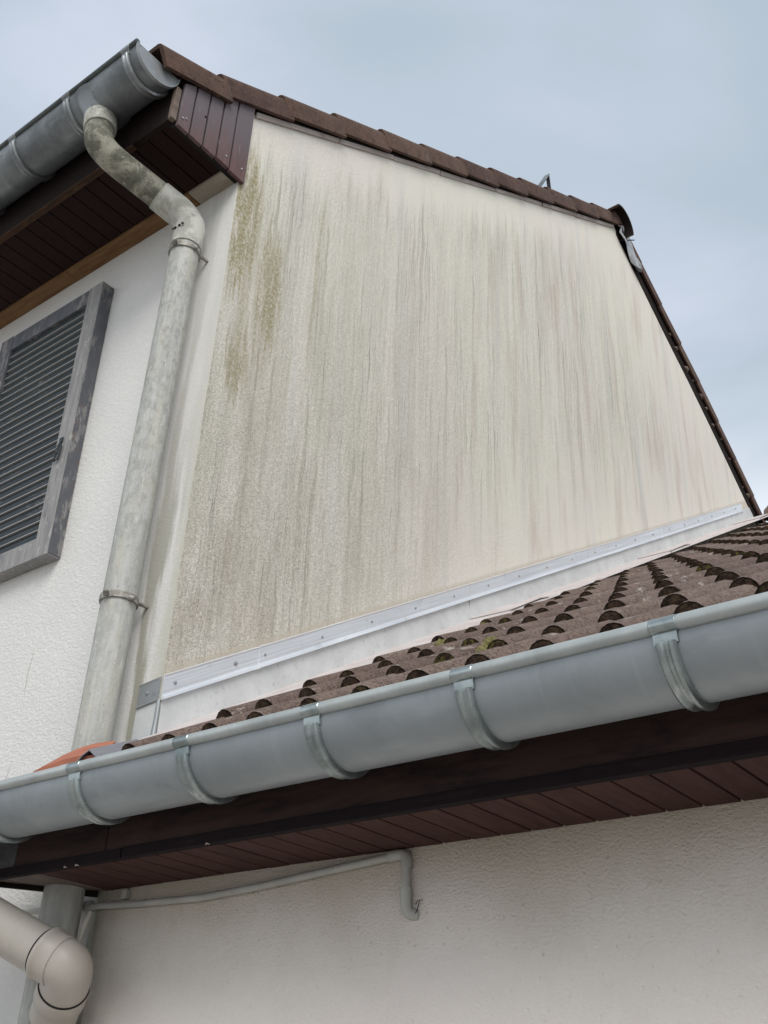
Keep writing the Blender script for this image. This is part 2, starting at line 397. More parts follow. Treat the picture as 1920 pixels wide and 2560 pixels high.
    zinc('old_zinc', (0.24, 0.255, 0.265), (0.13, 0.14, 0.145), 0.45, 0.45, 0.75, 1.2)
    zinc('old_bracket', (0.30, 0.315, 0.32), (0.17, 0.18, 0.185), 0.6, 0.35, 0.4, 2.0)
    zinc('dark_bead', (0.085, 0.095, 0.095), (0.055, 0.06, 0.06), 0.3, 0.5, 0.4, 2.0)
    zinc('zinc_cap', (0.33, 0.345, 0.355), (0.25, 0.26, 0.265), 0.4, 0.45, 0.5, 1.5)
    zinc('lead_sheet', (0.235, 0.235, 0.255), (0.19, 0.19, 0.205), 0.3, 0.5, 0.4, 1.5)
    zinc('lead_flap', (0.52, 0.54, 0.56), (0.34, 0.355, 0.375), 0.3, 0.5, 0.3, 2.5)
    m = M('aluminium_strip', 0.33, 0.45, 0.5)
    p = m.pos()
    X, Y, Z = m.sep(p)[0:3]
    cb = m.n('ShaderNodeCombineXYZ'); m.l(m.math('MULTIPLY', Y, 2.2), cb.inputs[1]); m.l(m.math('MULTIPLY', m.math('MULTIPLY_ADD', Y, -0.607, Z), 150), cb.inputs[2])
    g = m.noise(cb.outputs[0], 1, 5, 0.6)
    h = m.noise(p, 3.0, 3)
    c = m.mix(m.rng(g, 0.3, 0.7), (0.74, 0.75, 0.765), (0.58, 0.59, 0.61))
    c = m.mix(m.rng(m.noise(p, 18, 5, 0.7), 0.55, 0.7, 0, 0.35), c, (0.40, 0.41, 0.42))
    m.col(c); m.rough(m.rng(h, 0.3, 0.7, 0.28, 0.5)); m.bump(g, 0.10, 0.003); MT['alu'] = m.m
    m = M('white_apron', 0.5, 0.25, 0.5)
    p = m.pos()
    c = m.mix(m.rng(m.noise(p, 5, 5, 0.6), 0.3, 0.7), (0.64, 0.645, 0.635), (0.52, 0.525, 0.515))
    sp = m.math('MULTIPLY', m.rng(m.noise(p, 60, 4, 0.7), 0.58, 0.68), m.rng(m.noise(p, 4, 3), 0.40, 0.55))
    c = m.mix(m.rng(m.noise(p, 14, 5, 0.7, 0.6), 0.5, 0.7, 0, 0.35), c, (0.44, 0.44, 0.43))
    c = m.mix(m.math('MULTIPLY', sp, 0.6), c, (0.33, 0.33, 0.31))
    c = m.mix(m.rng(m.noise(m.map(p, (1, 30, 4)), 1, 4), 0.6, 0.8, 0, 0.25), c, (0.45, 0.45, 0.42))
    m.col(c); m.bump(m.noise(p, 5, 2), 0.15, 0.01); MT['apron'] = m.m
    m = M('pinkish_lip', 0.6, 0.1, 0.4)
    p = m.pos()
    c = m.mix(m.rng(m.noise(p, 9, 5, 0.65), 0.3, 0.7), (0.60, 0.55, 0.53), (0.50, 0.435, 0.41))
    c = m.mix(m.rng(m.noise(p, 60, 3, 0.7), 0.62, 0.74, 0, 0.6), c, (0.22, 0.19, 0.16))
    m.col(c); MT['lip'] = m.m
    m = M('screw_metal', 0.35, 0.5, 0.5); m.col((0.36, 0.36, 0.37)); MT['screw'] = m.m
    m = M('dark_gap', 0.95); m.col((0.012, 0.010, 0.010)); MT['dark'] = m.m

    # --- roof tiles
    def tile(key, c0, c1, c2, speck=0.5, scratch=0.5):
        m = M(key, 0.92, 0, 0.25)
        p = m.pos()
        rd = m.rand()
        g = m.noise(p, 7, 6, 0.7)
        f = m.noise(p, 150, 3, 0.7)
        c = m.mix(m.rng(g, 0.3, 0.7), c0, c1)
        c = m.mix(m.math('MULTIPLY', rd, 0.6), c, c2)
        c = m.mix(m.rng(f, 0.45, 0.62, 0, speck), c, tuple(x * 0.34 for x in c0))
        c = m.mix(m.rng(m.noise(p, 38, 4, 0.7), 0.50, 0.66, 0, 0.55), c, tuple(x * 0.5 for x in c1))
        c = m.mix(m.rng(m.noise(p, 210, 2, 0.6), 0.62, 0.72, 0, 0.5), c, tuple(min(1, x * 2.0) for x in c0))
        s = m.math('MULTIPLY', m.rng(m.noise(m.map(p, (46, 11, 11), rot=(0, 0, R(35))), 1, 5, 0.75), 0.57, 0.66), m.rng(m.noise(p, 8, 3), 0.46, 0.58))
        c = m.mix(m.math('MULTIPLY', s, scratch), c, (0.42, 0.38, 0.34))
        m.col(c); m.bump(f, 0.5, 0.004); MT[key] = m.m
    tile('tile_grey', (0.165, 0.115, 0.096), (0.105, 0.070, 0.058), (0.215, 0.165, 0.135), 0.75, 0.7)
    tile('tile_brown', (0.120, 0.068, 0.052), (0.066, 0.042, 0.036), (0.150, 0.098, 0.070), 0.5, 0.10)
    tile('tile_edge', (0.20, 0.155, 0.12), (0.15, 0.11, 0.09), (0.24, 0.19, 0.16), 0.4, 0.3)
    m = M('moss_face', 1.0, 0, 0.1)
    p = m.pos()
    g = m.noise(p, 75, 5, 0.75)
    c = m.mix(m.rng(g, 0.35, 0.7), (0.016, 0.010, 0.007), (0.085, 0.055, 0.036))
    gr = m.math('MULTIPLY', m.rng(m.noise(p, 90, 3), 0.48, 0.62), m.rng(m.noise(p, 3.7, 2), 0.55, 0.66))
    c = m.mix(m.math('MULTIPLY', gr, 0.9), c, (0.115, 0.105, 0.028))
    m.col(c); m.bump(g, 1.0, 0.02); MT['moss_dark'] = m.m
    m = M('moss_green', 1.0, 0, 0.1)
    p = m.pos()
    g = m.noise(p, 120, 4, 0.7)
    c = m.mix(m.rng(g, 0.3, 0.7), (0.10, 0.088, 0.03), (0.27, 0.24, 0.11))
    m.col(c); m.bump(g, 1.0, 0.01); MT['moss_green'] = m.m
    m = M('terracotta', 0.85, 0, 0.3)
    p = m.pos()
    c = m.mix(m.rng(m.noise(p, 14, 5, 0.6), 0.3, 0.7), (0.40, 0.150, 0.088), (0.32, 0.115, 0.070))
    c = m.mix(m.rng(m.noise(p, 60, 3, 0.7), 0.62, 0.72, 0, 0.7), c, (0.09, 0.05, 0.035))
    m.col(c); m.bump(m.noise(p, 120, 3), 0.3, 0.003); MT['terracotta'] = m.m

    # --- pipes
    m = M('lichen_pipe', 0.8, 0, 0.3)
    p = m.pos(); X, Y, Z = m.sep(p)[0:3]
    st = m.noise(m.map(p, (38, 38, 2.4)), 1, 7, 0.7)
    g = m.noise(m.map(p, (1, 1, 0.45)), 48, 6, 0.75)
    c = m.mix(m.rng(st, 0.35, 0.65), (0.47, 0.47, 0.445), (0.37, 0.37, 0.345))
    c = m.mix(m.math('MULTIPLY', m.rng(g, 0.44, 0.62), m.rng(Z, 0.8, 2.2, 0.25, 0.62)), c, (0.24, 0.24, 0.215))
    c = m.mix(m.math('MULTIPLY', m.rng(m.noise(m.map(p, (18, 18, 5), loc=(3, 1, 8)), 1, 4), 0.5, 0.66), 0.35), c, (0.48, 0.455, 0.36))
    c = m.mix(m.rng(m.noise(m.map(p, (50, 50, 14), loc=(7, 7, 7)), 1, 5, 0.6, 0.6), 0.62, 0.70, 0, 0.6), c, (0.66, 0.65, 0.60))
    c = m.mix(m.rng(m.noise(p, 70, 3, 0.7), 0.62, 0.72, 0, 0.5), c, (0.14, 0.14, 0.115))
    m.col(c); m.bump(m.math('ADD', g, m.noise(p, 90, 3)), 0.35, 0.004); MT['pipe'] = m.m
    m = M('blackened_pipe', 0.85, 0, 0.3)
    p = m.pos()
    g = m.noise(p, 12, 6, 0.7, 0.6)
    c = m.mix(m.rng(g, 0.40, 0.60), (0.345, 0.33, 0.265), (0.13, 0.127, 0.10))
    c = m.mix(m.rng(m.noise(p, 55, 4, 0.7), 0.58, 0.68, 0, 0.6), c, (0.45, 0.43, 0.34))
    c = m.mix(m.rng(m.noise(p, 75, 4, 0.7), 0.60, 0.68, 0, 0.7), c, (0.035, 0.035, 0.03))
    m.col(c); m.bump(m.noise(p, 60, 4), 0.5, 0.005); MT['pipe_dark'] = m.m
    m = M('socket_pipe', 0.7, 0, 0.3)
    p = m.pos()
    g = m.noise(p, 16, 6, 0.7, 0.6)
    c = m.mix(m.rng(g, 0.40, 0.62), (0.52, 0.51, 0.46), (0.33, 0.325, 0.28))
    c = m.mix(m.rng(m.noise(p, 9, 5, 0.7), 0.58, 0.66, 0, 0.75), c, (0.09, 0.09, 0.07))
    m.col(c); m.bump(g, 0.3, 0.004); MT['socket'] = m.m
    m = M('clamp_metal', 0.6, 0.3, 0.4)
    p = m.pos()
    c = m.mix(m.rng(m.noise(p, 45, 5, 0.7), 0.4, 0.65), (0.20, 0.19, 0.17), (0.36, 0.34, 0.30))
    m.col(c); m.bump(m.noise(p, 80, 4), 0.6, 0.006); MT['clamp'] = m.m
    m = M('sand_plastic', 0.42, 0, 0.4)
    p = m.pos()
    c = m.mix(m.rng(m.noise(p, 5, 5, 0.6), 0.35, 0.65), (0.44, 0.40, 0.355), (0.40, 0.365, 0.32))
    c = m.mix(m.rng(m.noise(p, 9, 4, 0.7, 0.5), 0.58, 0.72, 0, 0.4), c, (0.27, 0.25, 0.205))
    m.col(c); m.bump(m.noise(p, 40, 3), 0.05, 0.003); MT['sand'] = m.m
    m = M('dirt_ring', 0.95); m.col((0.02, 0.016, 0.014)); MT['dirt'] = m.m
    m = M('grey_plastic', 0.5, 0, 0.4)
    p = m.pos()
    c = m.mix(m.rng(m.noise(p, 10, 5, 0.6), 0.35, 0.65), (0.42, 0.415, 0.385), (0.36, 0.35, 0.32))
    c = m.mix(m.rng(m.noise(p, 50, 3, 0.7), 0.62, 0.72, 0, 0.5), c, (0.18, 0.17, 0.14))
    m.col(c); MT['greypl'] = m.m
    m = M('white_cable', 0.5); m.col((0.55, 0.52, 0.45)); MT['cable'] = m.m
    m = M('black_iron', 0.55, 0.3); m.col((0.045, 0.045, 0.05)); MT['iron'] = m.m
    m = M('dark_interior', 1.0); m.col((0.03, 0.03, 0.03)); MT['interior'] = m.m
    m = M('paving', 0.9)
    p = m.pos()
    c = m.mix(m.rng(m.noise(p, 0.6, 5), 0.3, 0.7), (0.43, 0.40, 0.365), (0.35, 0.33, 0.305))
    c = m.mix(m.rng(m.noise(p, 60, 3), 0.4, 0.7, 0, 0.4), c, (0.14, 0.13, 0.12))
    m.col(c); MT['ground'] = m.m
mats()

# ------------------------------------------------------------------ object kit
WO = {}          # world origin of every object (no rotations on parents)
def tag(o, label=None, cat=None, group=None, kind=None):
    if label: o['label'] = label
    if cat: o['category'] = cat
    if group: o['group'] = group
    if kind: o['kind'] = kind
    return o
def empty(name, loc, parent=None):
    o = bpy.data.objects.new(name, None); o.empty_display_size = 0.1
    C.objects.link(o)
    loc = Vector(loc)
    if parent: o.parent = parent; o.location = loc - WO[parent]
    else: o.location = loc
    WO[o] = loc
    return o
def finish(me, smooth):
    if smooth:
        bm = bmesh.new(); bm.from_mesh(me)
        for f in bm.faces: f.smooth = True
        lim = R(smooth if smooth is not True else 40)
        for e in bm.edges:
            if len(e.link_faces) == 2 and e.calc_face_angle(0) > lim: e.smooth = False
        bm.to_mesh(me); bm.free()
def mesh_obj(name, verts, faces, mat, parent=None, smooth=False, mi=None, bevel=0.0, origin=None):
    vs = [Vector(v) for v in verts]
    if origin is None:
        lo = Vector([min(v[i] for v in vs) for i in range(3)]); hi = Vector([max(v[i] for v in vs) for i in range(3)])
        origin = Vector(((lo.x + hi.x) / 2, (lo.y + hi.y) / 2, lo.z))
    origin = Vector(origin)
    me = bpy.data.meshes.new(name)
    me.from_pydata([v - origin for v in vs], [], faces)
    for mm in (mat if isinstance(mat, (list, tuple)) else [mat]): me.materials.append(MT[mm])
    if mi:
        for p_, i in zip(me.polygons, mi): p_.material_index = i
    bm = bmesh.new(); bm.from_mesh(me)
    bmesh.ops.recalc_face_normals(bm, faces=bm.faces)
    if bevel:
        bmesh.ops.bevel(bm, geom=[e for e in bm.edges if len(e.link_faces) == 2 and e.calc_face_angle(0) > R(30)], offset=bevel, segments=2, affect='EDGES', profile=0.6)
    bm.to_mesh(me); bm.free()
    finish(me, smooth)
    o = bpy.data.objects.new(name, me); C.objects.link(o)
    if parent: o.parent = parent; o.location = origin - WO[parent]
    else: o.location = origin
    WO[o] = origin
    return o
def inst(src, loc, parent=None, name=None):
    o = src.copy(); C.objects.link(o)
    if parent: o.parent = parent; o.location = Vector(loc) - WO[parent]
    else: o.location = loc
    WO[o] = Vector(loc)
    return o
def hexa(c8):
    return c8, [(0, 1, 2, 3), (7, 6, 5, 4), (0, 4, 5, 1), (1, 5, 6, 2), (2, 6, 7, 3), (3, 7, 4, 0)]
def box(name, lo, hi, mat, parent=None, bevel=0.0, smooth=False):
    x0, y0, z0 = lo; x1, y1, z1 = hi
    v, f = hexa([(x0, y0, z0), (x1, y0, z0), (x1, y1, z0), (x0, y1, z0), (x0, y0, z1), (x1, y0, z1), (x1, y1, z1), (x0, y1, z1)])
    return mesh_obj(name, v, f, mat, parent, smooth, bevel=bevel)
def prism_x(name, poly, x0, x1, mat, parent=None, bevel=0.0, smooth=False):
    """poly: (y,z) outline extruded along x"""
    n = len(poly)
    v = [(x0, y, z) for y, z in poly] + [(x1, y, z) for y, z in poly]
    f = [tuple(range(n)), tuple(range(2 * n - 1, n - 1, -1))] + [(i, (i + 1) % n, n + (i + 1) % n, n + i) for i in range(n)]
    return mesh_obj(name, v, f, mat, parent, smooth, bevel=bevel)
def smooth_path(pts, n=10, rad=None):
    """round every inner corner of a polyline; returns points"""
    pts = [Vector(p) for p in pts]
    out = [pts[0]]
    for i in range(1, len(pts) - 1):
        a, b, c = pts[i - 1], pts[i], pts[i + 1]
        r = rad[i] if rad else 0.08
        ra = min(r, (a - b).length * 0.49); rc = min(r, (c - b).length * 0.49)
        p0 = b + (a - b).normalized() * ra; p1 = b + (c - b).normalized() * rc
        for k in range(n + 1):
            t = k / n
            out.append((1 - t) ** 2 * p0 + 2 * t * (1 - t) * b + t * t * p1)
    out.append(pts[-1])
    return out
def tube_geo(path, rad, seg=28, cap=True, wob=0.0):
    path = [Vector(p) for p in path]; n = len(path)
    if not isinstance(rad, (list, tuple)): rad = [rad] * n
    T = []
    for i in range(n):
        a = path[max(0, i - 1)]; b = path[min(n - 1, i + 1)]
        T.append((b - a).normalized())
    up = Vector((0, 0, 1)) if abs(T[0].z) < 0.9 else Vector((1, 0, 0))
    N = (up - T[0] * up.dot(T[0])).normalized()
    v = []; f = []
    for i in range(n):
        if i: N = (N - T[i] * N.dot(T[i])).normalized()
        B = T[i].cross(N)
        for k in range(seg):
            a = 2 * math.pi * k / seg
            r = rad[i]
            if wob: r *= 1 + wob * mnoise.noise(Vector((math.cos(a) * 2, math.sin(a) * 2, i * 0.6)))
            v.append(path[i] + N * math.cos(a) * r + B * math.sin(a) * r)
    for i in range(n - 1):
        for k in range(seg):
            f.append((i * seg + k, i * seg + (k + 1) % seg, (i + 1) * seg + (k + 1) % seg, (i + 1) * seg + k))
    if cap:
        f.append(tuple(range(seg))); f.append(tuple((n - 1) * seg + k for k in range(seg)))
    return v, f
def tube(name, path, rad, mat, parent=None, seg=28, cap=True, wob=0.0):
    v, f = tube_geo(path, rad, seg, cap, wob)
    return mesh_obj(name, v, f, mat, parent, smooth=50)
def merge(*geos):
    V = []; F = []; MI = []
    for g in geos:
        v, f = g[0], g[1]; k = len(V)
        V += list(v); F += [tuple(i + k for i in q) for q in f]; MI += [g[2] if len(g) > 2 else 0] * len(f)
    return V, F, MI
def sweep_profile_x(cy, cz, prof, a0, a1, n):
    """prof: closed list of (x, r) swept round axis (cy,cz) parallel to x, angle a in the y-z plane (0 = +y, 90 = +z)"""
    v = []; f = []; m = len(prof)
    for i in range(n + 1):
        a = R(a0 + (a1 - a0) * i / n)
        for x, r in prof: v.append((x, cy + r * math.cos(a), cz + r * math.sin(a)))
    for i in range(n):
        for k in range(m):
            f.append((i * m + k, i * m + (k + 1) % m, (i + 1) * m + (k + 1) % m, (i + 1) * m + k))
    f.append(tuple(range(m))); f.append(tuple(n * m + k for k in range(m)))
    return v, f
def screw_geo(c, nrm, r=0.005, h=0.004):
    c = Vector(c); nrm = Vector(nrm).normalized()
    return tube_geo([c - nrm * 0.001, c + nrm * h * 0.6, c + nrm * h], [r * 1.0, r, r * 0.5], 8)

# geometry constants (metres; eye level is z = 0, the ground is 1.6 m below)
YF = 1.838                      # outer face of the front walls
GZ = -1.6
def zf(y): return 3.429 + 0.64 * (y - 1.867)           # wall line under the front verge
RP = [(5.172, 5.535), (5.764, 5.165), (6.374, 4.82), (7.05, 4.375), (7.6, 4.0), (9.2, 2.95)]
def zrear(y):
    for (a, za), (b, zb) in zip(RP, RP[1:]):
        if y <= b: return za + (zb - za) * (y - a) / (b - a)
    return RP[-1][1]
SL = 0.597
def zx(y): return 0.721 + SL * (y - 1.5)               # pan plane of the low roof

# ------------------------------------------------------------------ ground
g = mesh_obj('ground', [(-400, -400, GZ), (400, -400, GZ), (400, 400, GZ), (-400, 400, GZ)], [(0, 1, 2, 3)], 'ground')
tag(g, 'flat grey-beige paved ground around the house', None, None, 'structure')

# ------------------------------------------------------------------ main house
house = tag(empty('house', (-4, 5, GZ)), 'tall two-storey house with a streaked cream gable wall and brown verge tiles', 'house')
gp = [(YF, GZ), (YF, 3.405)] + [(1.867, 3.429 + .0), (5.172, 5.544)] + RP[1:] + [(9.2, GZ)]
gp = [(YF, GZ), (YF, zf(YF) + 0.02), (5.172, 5.544 + 0.02), (5.764, 5.185), (6.374, 4.84), (7.05, 4.395), (9.2, 2.97), (9.2, GZ)]
prism_x('gable_wall', gp, -0.25, 0.0, 'gable', house)
fw_ = box('facade_wall', (-8, YF - 0.003, GZ), (-0.0025, YF + 0.2, 3.30), 'white', house)
# roof of the main house
roof = empty('roof', (-4, 5.17, 3.3), house)
def deck(name, x0, x1, y0, y1, zfun, lo, hi, mat, parent, n=1):
    ys = [y0 + (y1 - y0) * i / n for i in range(n + 1)]
    poly = [(y, zfun(y) + lo) for y in ys] + [(y, zfun(y) + hi) for y in reversed(ys)]
    return prism_x(name, poly, x0, x1, mat, parent)
deck('roof_slope', -8, -0.16, 1.40, 5.17, zf, 0.09, 0.15, 'tile_brown', roof)
deck('roof_slope', -8, -0.16, 5.18, 9.5, zrear, 0.09, 0.15, 'tile_brown', roof, 12)
deck('verge_underlay', -0.158, 0.008, 1.87, 5.16, zf, 0.034, 0.088, 'dark_wood_and_shade', roof)
deck('verge_underlay', -0.158, 0.006, 5.19, 9.3, zrear, -0.012, 0.115, 'dark_wood_and_shade', roof, 12)
# weathered batten along the top of the wall, in uneven lengths
y = 1.866
while y < 5.13:
    L = random.uniform(0.35, 0.75); y1 = min(y + L, 5.15)
    dz = random.uniform(-0.003, 0.003)
    poly = [(y, zf(y) + 0.004 + dz), (y1 - 0.004, zf(y1) + 0.004 + dz), (y1 - 0.004, zf(y1) + 0.032 + dz * 2), (y, zf(y) + 0.032)]
    prism_x('verge_batten', poly, 0.0005, random.uniform(0.007, 0.012), 'verge_batten', roof, bevel=0.002)
    y = y1
def verge_tile(p0, p1, xo, h, t, flange, mat, parent, droop=0.0):
    """L-shaped verge tile from lower end p0 to upper end p1 (y,z of its top edge)"""
    p0 = Vector(p0); p1 = Vector(p1)
    d = (p1 - p0).normalized(); n = Vector((-d.y, d.x))
    if n.y < 0: n = -n
    V = []
    # cross-section in (x, n): outer face slightly leaning, rounded top edge
    sec = [(xo - t, -h), (xo, -h), (xo + 0.002, -h * 0.3), (xo - 0.001, -0.014), (xo - 0.007, -0.004), (xo - 0.018, 0.0), (xo - flange, 0.0), (xo - flange, -0.014), (xo - t, -0.014)]
    m = len(sec)
    for i, t_ in enumerate((0, 0.01, 0.5, 0.99, 1)):
        base = p0 + (p1 - p0) * t_
        for x, k in sec:
            rg = 0.0012 * mnoise.noise(Vector((base.x * 9 + x * 50, k * 60, 3)))
            inset = 0.0018 if i in (0, 4) else 0.0
            q = base + n * (k * (1 - inset * 4)) + d * (k * -0.10)
            V.append((x - (inset if x > xo - 0.01 else 0) + rg, q.x, q.y))
    F = []
    for i in range(4):
        for k in range(m):
            F.append((i * m + k, i * m + (k + 1) % m, (i + 1) * m + (k + 1) % m, (i + 1) * m + k))
    F.append(tuple(range(m))); F.append(tuple(4 * m + k for k in range(m)))
    return mesh_obj('verge_tile', V, F, mat, parent, smooth=35)
OFF = 0.158
steps = [1.369, 1.648] + [1.648 + 0.3135 * k for k in range(1, 12)]
tops = {1.369: 3.318, 1.648: 3.452}
for i in range(len(steps)):
    y0 = steps[i]
    y1 = steps[i + 1] if i + 1 < len(steps) else 5.20
    z0 = tops.get(y0, zf(y0) + OFF + 0.006); z1 = tops.get(y1, zf(y1) + OFF + 0.006)
    jit = random.uniform(-0.003, 0.003)
    if i == 0: z1 = 3.432
    else: z1 -= 0.016
    e = (Vector((y1, z1)) - Vector((y0, z0))).normalized() * 0.035
    if i == len(steps) - 1: e *= 0.1
    verge_tile((y0, z0 + jit), (y1 + e.x, z1 + e.y + jit - 0.004), 0.036 + random.uniform(-0.002, 0.002) + (0.0 if i % 2 else 0.001), 0.096, 0.016, 0.19, 'tile_brown', roof)
# rear verge tiles: laid up the rear slope, lower end overlapping
rs = [9.05, 8.75, 8.45, 8.15, 7.85, 7.55, 7.26, 6.98, 6.70, 6.41, 6.12, 5.83, 5.54, 5.26]
for a, b in zip(rs, rs[1:]):
    z0 = zrear(a) + 0.205; z1 = zrear(b) + 0.190
    verge_tile((a, z0), (b - 0.02, z1 + 0.01), 0.030 + random.uniform(-0.002, 0.002), 0.088, 0.014, 0.19, 'tile_brown', roof)
# crumbs of bedding mortar showing under the rear verge
for k in range(11):
    y = 5.9 + k * 0.125 + random.uniform(-0.06, 0.06)
    r = random.uniform(0.004, 0.014)
    z = zrear(y) + random.uniform(0.02, 0.09)
    v, f = tube_geo([(0.004, y - r * 1.5, z + r), (0.012, y - r * 0.6, z + r * 0.4), (0.013, y + r * 0.6, z - r * 0.3), (0.004, y + r * 1.7, z - r)], [r * 0.3, r, r * 0.9, r * 0.3], 7, True, 0.5)
    mesh_obj('mortar_crumb', v, f, 'tile_edge', roof, smooth=60)
# ridge: curved cap tiles along x, the end one seen open from below
def ridge_cap(x0, x1, cy, cz, r0, r1, mat, parent, a0=12, a1=168, name='ridge_tile', flat=1.0):
    v = []; f = []; n = 14
    for j, (x, r) in enumerate(((x0, r0), (x1, r1))):
        for rr_ in (r, r - 0.014):
            for i in range(n + 1):
                a = R(a0 + (a1 - a0) * i / n)
                v.append((x, cy + rr_ * math.cos(a), cz + rr_ * math.sin(a) * flat))
    m = n + 1
    for i in range(n):
        f += [(i, i + 1, 2 * m + i + 1, 2 * m + i), (m + i, m + i + 1, 3 * m + i + 1, 3 * m + i), (i, i + 1, m + i + 1, m + i), (2 * m + i, 2 * m + i + 1, 3 * m + i + 1, 3 * m + i)]
    f += [(0, m, 3 * m, 2 * m), (n, m + n, 3 * m + n, 2 * m + n)]
    mi = None
    if len(mat) > 1: mi = [i for _ in range(n) for i in (0, 1, 1, 0)] + [0, 0]
    return mesh_obj(name, v, f, mat, parent, smooth=45, mi=mi)
ridge_cap(0.092, -0.36, 5.150, 5.545, 0.132, 0.125, ['tile_brown', 'dark_wood_and_shade'], roof, -8, 152)  # inner faces near black: shade under the cap put into the colour
for k in range(6): ridge_cap(-0.33 - 0.4 * k, -0.33 - 0.4 * (k + 1) - 0.04, 5.165, 5.56, 0.135, 0.122, ['tile_brown'], roof, 5, 170)
# crumpled lead flap below the ridge end
fl = []
NU, NV = 9, 14
for j in range(NV):
    t = j / (NV - 1)
    y = 5.185 + 0.30 * t
    for i in range(NU):
        s = i / (NU - 1)
        wdt = 0.10 + 0.09 * math.sin(math.pi * min(1, t * 1.15)) 
        z = zrear(max(y, 5.19)) - 0.015 + (s) * wdt - 0.02 * t
        if t > 0.75: z += (t - 0.75) * 0.25 * (1 - s)
        x = 0.020 + 0.012 * math.sin(t * 9 + s * 5) + 0.018 * mnoise.noise(Vector((t * 4, s * 3, 2))) + 0.014
        fl.append((x, y, z))
ff = [(j * NU + i, j * NU + i + 1, (j + 1) * NU + i + 1, (j + 1) * NU + i) for j in range(NV - 1) for i in range(NU - 1)]
nfl = len(fl)
fl2 = [(x - 0.004, y, z) for x, y, z in fl]
ff2 = ff + [tuple(reversed([q + nfl for q in f_])) for f_ in ff]
rim = [i for i in range(NU)] + [j * NU + NU - 1 for j in range(1, NV)] + [(NV - 1) * NU + i for i in range(NU - 2, -1, -1)] + [j * NU for j in range(NV - 2, 0, -1)]
ff2 += [(rim[i], rim[(i + 1) % len(rim)], rim[(i + 1) % len(rim)] + nfl, rim[i] + nfl) for i in range(len(rim))]
mesh_obj('lead_flap', fl + fl2, ff2, 'lead_flap', roof, smooth=60)
wv = merge(tube_geo([(0.04, 5.285, 5.60), (0.035, 5.27, 5.43)], 0.0035, 6), tube_geo([(0.01, 5.25, 5.50), (0.08, 5.31, 5.51)], 0.004, 6))
mesh_obj('ridge_wire', wv[0], wv[1], 'iron', roof)

# eaves of the main house
ez = 3.07
soff = empty('soffit', (-2, 1.66, ez), house)
x = -0.0; k = 0
while x > -2.6:
    x1 = x - 0.0725
    poly = [(1.515, ez + random.uniform(-.001, .001)), (1.768, ez), (1.768, ez + 0.012), (1.515, ez + 0.012)]
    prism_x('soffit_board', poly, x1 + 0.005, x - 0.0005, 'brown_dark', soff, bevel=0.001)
    x = x1
box('soffit_backing', (-8, 1.515, ez + 0.0125), (-0.001, YF - 0.004, ez + 0.03), 'dark', soff)
box('fascia_board', (-3.6, 1.492, ez - 0.004), (-0.012, 1.5135, 3.26), 'dark_wood_and_shade', house, bevel=0.002)  # fascia colour darkened to carry the gutter's shade
box('fascia_edge', (-3.6, 1.4905, ez - 0.010), (-0.20, 1.5150, ez - 0.0045), 'raw_edge', house)
box('fascia_end', (-0.0105, 1.488, ez - 0.006), (0.010, 1.5115, 3.225), 'pale_board', house, bevel=0.003)
box('wall_batten', (-0.20, 1.7685, ez - 0.012), (-0.012, YF - 0.004, ez + 0.010), 'pale_batten', house, bevel=0.002)
box('wall_batten', (-0.93, 1.7685, ez - 0.012), (-0.203, YF - 0.004, ez + 0.010), 'raw_batten', house, bevel=0.002)
box('wall_batten', (-3.6, 1.7685, ez - 0.011), (-0.933, YF - 0.004, ez + 0.010), 'raw_batten', house, bevel=0.002)
clad = empty('cladding', (0.01, 1.68, 3.06), house)
ye = [1.513, 1.571, 1.636, 1.702, 1.768, 1.852]
for a, b in zip(ye, ye[1:]):
    a += 0.001; b -= 0.001
    zb0 = 3.050 + random.uniform(-.004, .004) + 0.0; 
    ztop = lambda y: min(zf(y) + 0.075, 3.165 + 0.64 * (y - 1.505) + 0.09)
    poly = [(a + 0.0025, zb0), (b - 0.0025, zb0 - 0.002), (b - 0.0025, ztop(b)), (a + 0.0025, ztop(a))]
    bd = prism_x('cladding_board', poly, 0.002, 0.018 + random.uniform(-.001, .001), 'cladding', clad, bevel=0.003)
prism_x('cladding_backing', [(1.516, 3.055), (YF - 0.004, 3.055), (YF - 0.004, zf(YF) + 0.03), (1.516, 3.20)], -0.02, 0.0015, 'dark', clad)
for (y_, z_) in ((1.53, 3.09), (1.545, 3.10), (1.625, 3.19), (1.745, 3.095), (1.825, 3.10)):
    v, f = screw_geo((0.0185, y_, z_), (1, 0, 0), 0.004, 0.003); mesh_obj('nail_head', v, f, 'lead_flap' if z_ < 3.15 else 'dark', clad, True)

# ------------------------------------------------------------------ low extension
ext = tag(empty('extension', (1.8, 4.5, GZ)), 'low extension with a beige wall, dark brown eaves and wavy grey-brown tiles', 'house')
XR = 3.5
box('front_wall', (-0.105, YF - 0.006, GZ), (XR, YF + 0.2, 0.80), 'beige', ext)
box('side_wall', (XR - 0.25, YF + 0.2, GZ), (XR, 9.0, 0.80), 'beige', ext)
lroof = empty('tiled_roof', (1.8, 4.4, 0.7), ext)
# roof deck under the tiles
prism_x('roof_deck', [(1.60, zx(1.60) - 0.07), (7.35, zx(7.35) - 0.07), (7.35, zx(7.35) - 0.035), (1.60, zx(1.60) - 0.035)], 0.02, XR, 'dark_wood_and_shade', lroof)
prism_x('roof_deck', [(7.36, zx(7.35) - 0.02), (10.5, zx(7.35) - 1.9), (10.5, zx(7.35) - 1.95), (7.36, zx(7.35) - 0.06)], 0.02, XR, 'tile_grey', lroof)

